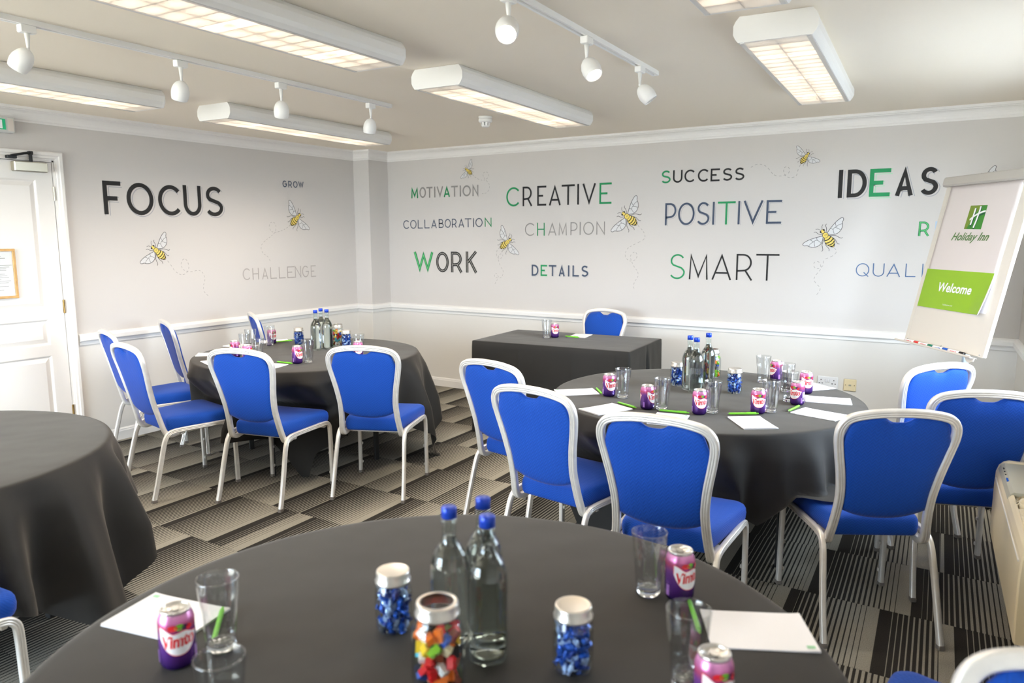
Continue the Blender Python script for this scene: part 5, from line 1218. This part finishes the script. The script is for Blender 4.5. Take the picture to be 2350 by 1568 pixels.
def can():
    t = empty('drink_can', (0, 0, 0)); r = .033
    m = MB(); m.lathe([(r-.0065, .004), (r-.0055, .001), (r-.003, .004), (r-.0005, .010), (r, .014), (r, .092), (r-.0015, .098), (r-.0050, .1065), (r-.0062, .1085)], 44); m.build('can_body', M['canprint'], t)
    m = MB(); m.lathe([(0, .010), (r-.010, .006), (r-.0075, .001), (r-.0060, .0005), (r-.0050, .0030)], 36); m.build('can_base', M['cantop'], t)
    m = MB(); m.lathe([(r-.0062, .1085), (r-.0052, .1105), (r-.0052, .1130), (r-.0062, .1145), (r-.0080, .1145), (r-.0088, .1120), (r-.0095, .1095), (0, .1100)], 44); top = m.build('can_end', M['cantop'], t)
    m = MB(); o_ = [(.0105*math.cos(2*PI*k/20)-.002, .0075*math.sin(2*PI*k/20)) for k in range(20)]
    m.loft([[(x, y, .1105) for x, y in o_], [(x, y, .1120) for x, y in o_]], 0, True); m.build('ring_pull', M['cantop'], top)
    def cyl(pts, rr): return [((r+rr)*math.cos(x/r), (r+rr)*math.sin(x/r), z) for x, z in pts]
    for si in (0, 1):
        off = PI*r*si
        # white scoop shape with a red rim, clipped to strips so it follows the curve
        def scoop(gr):
            top_ = lambda x: .0765 + .008*max(0, (-x-.010)/.020) + .002*math.sin(x*160) - (.0 if x < .014 else .003*(x-.014)/.012) + gr
            bot_ = lambda x: .0330 + .036*(abs(x)/.0370)**2.6 - gr
            return top_, bot_
        for gr, w_, rr, mt_, nm in ((.0014, .0375, .0003, M['red'], 'red_rim'), (0, .0360, .0005, M['white'], 'white_scoop')):
            tp, bt = scoop(gr); m = MB(); n = 22; ps = []
            for k in range(n+1):
                x = -w_ + 2*w_*k/n; a_, b_ = bt(x), tp(x); a_ = min(a_, b_-.0003); ps.append((x, a_, b_))
            for p, q in zip(ps, ps[1:]):
                m.add(cyl([(p[0]+off, p[1]), (q[0]+off, q[1]), (q[0]+off, q[2]), (p[0]+off, p[2])], rr), [(0, 1, 2, 3)])
            m.build(nm, mt_, t)
        vs, fs = VT; x0, x1, y0, y1 = bounds(vs); m = MB()
        m.add(cyl([((-.0310 + (v[0]-x0)*.061/(x1-x0)) + off, .0485 + (v[1]-y0)*.0255/(y1-y0) + .10*(v[0]-(x0+x1)/2)*.02) for v in vs], .0008), [f for f in fs]); m.build('brand_lettering', M['red'], t)
        m = MB()
        for cx_, cz_, a_, b_, mi in ((.002, .0875, .0085, .0062, 0), (.012, .0860, .006, .005, 1), (-.010, .0870, .009, .006, 2), (.020, .0840, .006, .005, 2)):
            m.add(cyl([(off+cx_+a_*math.cos(2*PI*k/12), cz_+b_*math.sin(2*PI*k/12)) for k in range(12)], .0006 + .0001*mi), [tuple(range(12))], mi)
        m.build('fruit_print', [M['pen'], M['plum'], M['red']], t)
    def strip(x0, x1, za, zb, rr, n=4):
        xs = [x0+(x1-x0)*k/n for k in range(n+1)]; vs = cyl([(x, za) for x in xs] + [(x, zb) for x in xs], rr)
        return vs, [(k, k+1, n+1+k+1, n+1+k) for k in range(n)]
    q = PI*r*.5
    m = MB(); m.add(*strip(q-.010, q+.010, .022, .066, .0003)); npn = m.build('nutrition_panel', M['lilac'], t)
    m = MB()
    for k in range(9): m.add(*strip(q-.009+k*.0012, q-.0084+k*.0012, .026, .040, .0006, 1))
    for k in range(6): m.add(*strip(q-.009, q+.002, .045+k*.0034, .0462+k*.0034, .0006, 2))
    m.build('bar_code', M['plum'], npn, kind='stuff')
    for sx in (-q, q+.022, .0385, PI*r-.0385):
        m = MB(); m.add(*strip(sx-.0045, sx+.0045, .013, .038, .0002, 3)); m.build('lilac_patch', M['mauve'], t)
    return t
M['lilac'] = mat('print_lilac', L(215, 195, 225), .35, metal=.3); M['plum'] = mat('print_plum', L(70, 28, 95), .35, metal=.2); M['mauve'] = mat('print_mauve', L(170, 120, 205), .35, metal=.3)
VT = text_mesh('Vimto', 1.0, .035, .12, 'LEFT')
protos = {}
TN = {'T1': 'left round table', 'T2': 'right round table', 'T3': 'nearest round table', 'H': 'head table'}
def where(lst, key, x, y): return lst
LABELS = {
 'can': {'T2': ['purple drink can at the left side of the right round table, by its leftmost tumbler', 'purple drink can second from the left on the right round table, its barcode side showing', 'purple drink can just below the bottles on the right round table', 'purple drink can fourth from the left on the right round table, above the centre notepad', 'purple drink can with a green pen at its foot, on the right round table', 'purple drink can directly behind another can at the far right of the right round table', 'purple drink can at the back of the right round table, turned to show its barcode'],
         'T1': ['purple drink can standing clear at the front of the left round table', 'leftmost purple drink can on the left round table', 'purple drink can behind the chair back, second from the left on the left round table', 'purple drink can seen through a tumbler at the back of the left round table', 'purple drink can at the right of the left round table, behind a chair back'],
         'H': ['purple drink can on the head table'], 'T3': ['blurred purple drink can at the front left of the nearest table', 'blurred purple drink can beside the far right tumbler of the nearest table', 'purple drink can cut by the bottom edge, nearest table, right side']},
 'glass': {'T2': ['empty tumbler at the left side of the right round table', 'empty tumbler second from the left on the right round table', 'empty tumbler in front of the bottles on the right round table', 'empty tumbler beside the fourth can on the right round table', 'empty tumbler at the back right of the right round table, nearest the sockets', 'empty tumbler behind the right-hand cluster on the right round table', 'slim-looking tumbler just left of the rightmost front can on the right round table'],
           'T1': ['empty tumbler right of the front can on the left round table', 'empty tumbler right of the two half-hidden cans on the left round table', 'tallest-looking tumbler in front of a can, back of the left round table', 'leftmost tumbler on the left round table, behind the first can', 'tumbler at the far back left of the left round table', 'tumbler at the right of the left round table, behind a can'],
           'H': ['empty tumbler on the head table beside its can'], 'T3': ['blurred tumbler beside the left can on the nearest table', 'tumbler at the far right edge of the nearest table', 'tumbler with a green pen seen through it on the nearest table', 'tumbler cut by the bottom edge at the left of the nearest table']},
 'bottle': {'T2': ['blue-capped water bottle at the left back of the trio on the right round table', 'blue-capped water bottle at the front of the trio on the right round table', 'blue-capped water bottle at the right of the trio on the right round table'],
            'T1': ['blue-capped water bottle at the left of the trio on the left round table', 'middle blue-capped water bottle of the trio on the left round table', 'blue-capped water bottle at the right of the trio on the left round table'],
            'T3': ['blurred blue-capped water bottle at the left of the trio on the nearest table', 'blurred blue-capped water bottle at the back of the trio on the nearest table', 'blurred blue-capped water bottle at the front right of the trio on the nearest table']},
 'bjar': {'T2': ['lidded glass jar of blue sweets left of the bottles on the right round table', 'lidded glass jar of blue sweets right of the bottles on the right round table'],
          'T1': ['lidded glass jar of blue sweets left of the bottles on the left round table', 'lidded glass jar of blue sweets right of the bottles on the left round table'],
          'T3': ['blurred lidded jar of blue sweets at the left of the nearest table', 'blurred lidded jar of blue sweets at the right of the nearest table']},
 'cjar': {'T2': ['glass jar of coloured toy bricks behind the bottles on the right round table'], 'T1': ['glass jar of coloured toy bricks behind the bottles on the left round table'], 'T3': ['open-ringed glass jar of coloured toy bricks at the bottom centre of the photo']},
}
NAMES = {'can': 'drink can', 'glass': 'tumbler', 'bottle': 'bottle', 'bjar': 'jar', 'cjar': 'jar'}
PLUR = {'can': 'purple drink cans on the %s', 'glass': 'tumblers on the %s', 'bottle': 'water bottles on the %s', 'bjar': 'jars of blue sweets on the %s', 'cjar': None}
CANROT = {'T2': [25, 62, 18, 8, -30, 20, 120], 'T1': [40, 110, 70, 30, 10], 'H': [10], 'T3': [5, 40, 30]}
mk = {'can': can, 'glass': tumbler, 'bottle': bottle, 'bjar': lambda: jar('b'), 'cjar': lambda: jar('c')}
jars = []
for kind in ('can', 'glass', 'bottle', 'bjar', 'cjar'):
    first = True; proto = mk[kind]()
    for tn, lst in ITEMS[kind].items():
        for i, (x, y) in enumerate(lst):
            loc = (x, y, TZ); toc = math.atan2(-y, -x)
            rz = {'can': toc + R_(CANROT[tn][i]) if kind == 'can' else 0, 'glass': i*.7, 'bottle': i*1.1}.get(kind, i*.5)
            lab = LABELS[kind][tn][i]; gr = PLUR[kind] % TN[tn] if PLUR[kind] and len(lst) > 1 else None
            if first: proto.location = loc; proto.rotation_euler = (0, 0, rz); tag(proto, lab, NAMES[kind], gr); o = proto; first = False
            else:
                o = clone(proto, loc, rz, lab, gr)
                if gr is None and 'group' in o: del o['group']
            if kind in ('bjar', 'cjar'): jars.append((kind, tn, i, x, y))
# jar contents: packed pieces
cm0 = candy_mesh(); bm0 = block_mesh()
def packed(R_in, z0_, z1_, d, n, seed):
    rg = random.Random(seed); out = []; tries = 0
    while len(out) < n and tries < 40000:
        tries += 1; a = rg.uniform(0, 2*PI); rr = R_in*math.sqrt(rg.uniform(.12, 1)); p = (rr*math.cos(a), rr*math.sin(a), rg.uniform(z0_, z1_))
        if all((p[0]-q[0])**2+(p[1]-q[1])**2+(p[2]-q[2])**2 > d*d for q in out): out.append(p)
    return out, rg
meshes = {}
for kind, tn, i, x, y in jars:
    big = kind == 'cjar'
    Ri, z0_, z1_, d = (.0330, .018, .116, .0165) if big else (.0275, .014, .092, .0122)
    pts, rg = packed(Ri, z0_, z1_, d, 90 if big else 78, 100+i+len(tn)*7+ord(tn[-1]))
    cols = list(BC) if big else ['blue', 'blue', 'deep', 'foil']
    if tn == 'T3':
        wh = {'bjar': ['left', 'right'][i], 'cjar': ''}[kind]
        for p in pts:
            cn_ = rg.choice(cols) if not big else rg.choice(['red', 'red', 'orange', 'white', 'yellow', 'green', 'azure', 'black', 'brown', 'blue', 'sand', 'red', 'orange'])
            key = (kind, cn_)
            if key not in meshes:
                src = bm0 if big else cm0; mm = MB(); mm.v, mm.f, mm.m, mm.sm = list(src.v), list(src.f), list(src.m), list(src.sm)
                o = mm.build('toy_brick' if big else 'wrapped_sweet', (BC if big else CC)[cn_]); meshes[key] = o.data
            else: o = bpy.data.objects.new('toy_brick' if big else 'wrapped_sweet', meshes[key]); COL.objects.link(o)
            k = rg.uniform(.9, 1.15) if not big else 1
            o.location = (x+p[0], y+p[1], TZ+p[2]); o.rotation_euler = (rg.uniform(0, 6.3), rg.uniform(0, 6.3), rg.uniform(0, 6.3)); o.scale = (k, k, k)
            nice = {'foil': 'silver-blue', 'deep': 'dark blue', 'azure': 'pale blue'}.get(cn_, cn_)
            if big: tag(o, '%s toy brick in the open-ringed jar at the bottom centre' % nice, 'toy brick', '%s toy bricks in the bottom centre jar' % nice)
            else: tag(o, '%s foil-wrapped sweet in the %s jar on the nearest table' % (nice, wh), 'sweet', '%s sweets in the %s jar on the nearest table' % (nice, wh))
    else:
        m = MB(); src = bm0 if big else cm0
        mats_ = [BC[c] for c in BC] if big else [CC['blue'], CC['deep'], CC['foil']]
        from mathutils import Euler
        for p in pts:
            q = Euler((rg.uniform(0, 6.3), rg.uniform(0, 6.3), rg.uniform(0, 6.3))).to_matrix()
            m.add([tuple(q @ Vector(v) + Vector(p)) for v in src.v], src.f, rg.randrange(len(mats_)) if big else rg.choice([0, 0, 1, 2]))
        o = m.build('toy_bricks' if big else 'wrapped_sweets', mats_, None, label=('coloured toy bricks filling the jar behind the bottles on the %s' if big else 'blue wrapped sweets filling the jar %s of the bottles on the %s') % ((TN[tn],) if big else (['left', 'right'][i], TN[tn])), cat='toy bricks' if big else 'sweets', kind='stuff')
        o.location = (x, y, TZ)

# note pads and pens
def notepad():
    t = empty('notepad', (0, 0, 0))
    m = MB(); m.box((-.105, -.074, 0), (.105, .074, .0022)); m.build('sheets', M['paper'], t)
    m = MB(); NU = 12
    vs = []; 
    for i in range(NU+1):
        u = -1+2*i/NU; vs += [(u*.105, -.074, .0026+.0022*abs(u)**6), (u*.105, .074, .0026+.0022*abs(u)**6)]
    m.add(vs, [(2*i, 2*i+2, 2*i+3, 2*i+1) for i in range(NU)], 0, True); m.build('top_sheet', M['paper'], t)
    m = MB(); m.box((-.098, .056, .0045), (-.082, .066, .0047)); m.build('corner_print', M['kgreen2'], t)
    return t
np0 = notepad(); first = True
PL = {'T2': ['white notepad at the far left of the right round table', 'white notepad second from the left on the right round table, a pen along its top', 'white notepad at the front of the right round table, below the fourth can', 'white notepad at the right front of the right round table, beside the slanted pen', 'white notepad partly hidden by the top of the big near chair', 'white notepad at the right edge of the right round table, middle of three', 'white notepad at the back right of the right round table, pointing to the sockets'],
      'T1': ['white notepad with a pen along its edge at the back of the left round table', 'white notepad left of the front can on the left round table', 'white notepad at the back left of the left round table, behind the leftmost can', 'white notepad at the left rim of the left round table', 'white notepad lowest at the left rim of the left round table, by the chair back'],
      'H': ['white notepad on the head table'], 'T3': ['large blurred white notepad at the right of the nearest table', 'large blurred white notepad at the left of the nearest table']}
for tn, lst in ITEMS['paper'].items():
    for i, (x, y, a) in enumerate(lst):
        g_ = 'white notepads on the %s' % TN[tn] if len(lst) > 1 else None
        if first: o = np0; o.location = (x, y, TZ); o.rotation_euler = (0, 0, a); tag(o, PL[tn][i], 'notepad', g_); first = False
        else:
            o = clone(np0, (x, y, TZ), a, PL[tn][i], g_)
            if g_ is None and 'group' in o: del o['group']
def pen():
    t = empty('ballpoint_pen', (0, 0, 0))
    def lx(m): m.v = [(z, x, y+.0052) for x, y, z in m.v]; return m
    m = MB(); m.lathe([(0, -.068), (.003, -.068), (.0048, -.062), (.0052, -.02), (.0052, .055), (.0045, .058), (0, .058)], 16); lx(m).build('barrel', M['pen'], t)
    m = MB(); m.lathe([(0, .058), (.0035, .058), (.0030, .068), (.0015, .070), (0, .070)], 12); lx(m).build('push_button', M['pen'], t)
    m = MB(); m.bbox((.015, -.0015, .0100), (.058, .0015, .0118), .0006); m.box((.052, -.0015, .008), (.056, .0015, .011)); m.build('clip', M['pen'], t)
    m = MB(); m.lathe([(0, -.0735), (.0008, -.073), (.0028, -.0675), (0, -.0675)], 10); lx(m).build('tip', M['steel'], t)
    return t
pn0 = pen(); first = True
NL = {'T2': ['green pen between the far left notepad and the first can on the right round table', 'green pen above the second notepad on the right round table', 'green pen above the notepad behind the big near chair', 'green pen lying along the top of the centre front notepad, right round table', 'green pen at the foot of the rightmost front can'],
      'T1': ['green pen along the back notepad of the left round table', 'green pen beside the front can of the left round table'], 'H': ['green pen on the head table'],
      'T3': ['green pen seen through the right tumbler on the nearest table', 'green pen seen through the left tumbler on the nearest table']}
for tn, lst in ITEMS['pen'].items():
    for i, (x, y, a, ln) in enumerate(lst):
        g_ = 'green pens on the %s' % TN[tn] if len(lst) > 1 else None
        z = TZ + (.0035 if (tn, i) in (('T2', 3), ('T2', 2), ('H', 0), ('T1', 0)) else 0)
        if first: o = pn0; o.location = (x, y, z); o.rotation_euler = (0, 0, a); tag(o, NL[tn][i], 'pen', g_); first = False
        else:
            o = clone(pn0, (x, y, z), a, NL[tn][i], g_)
            if g_ is None and 'group' in o: del o['group']
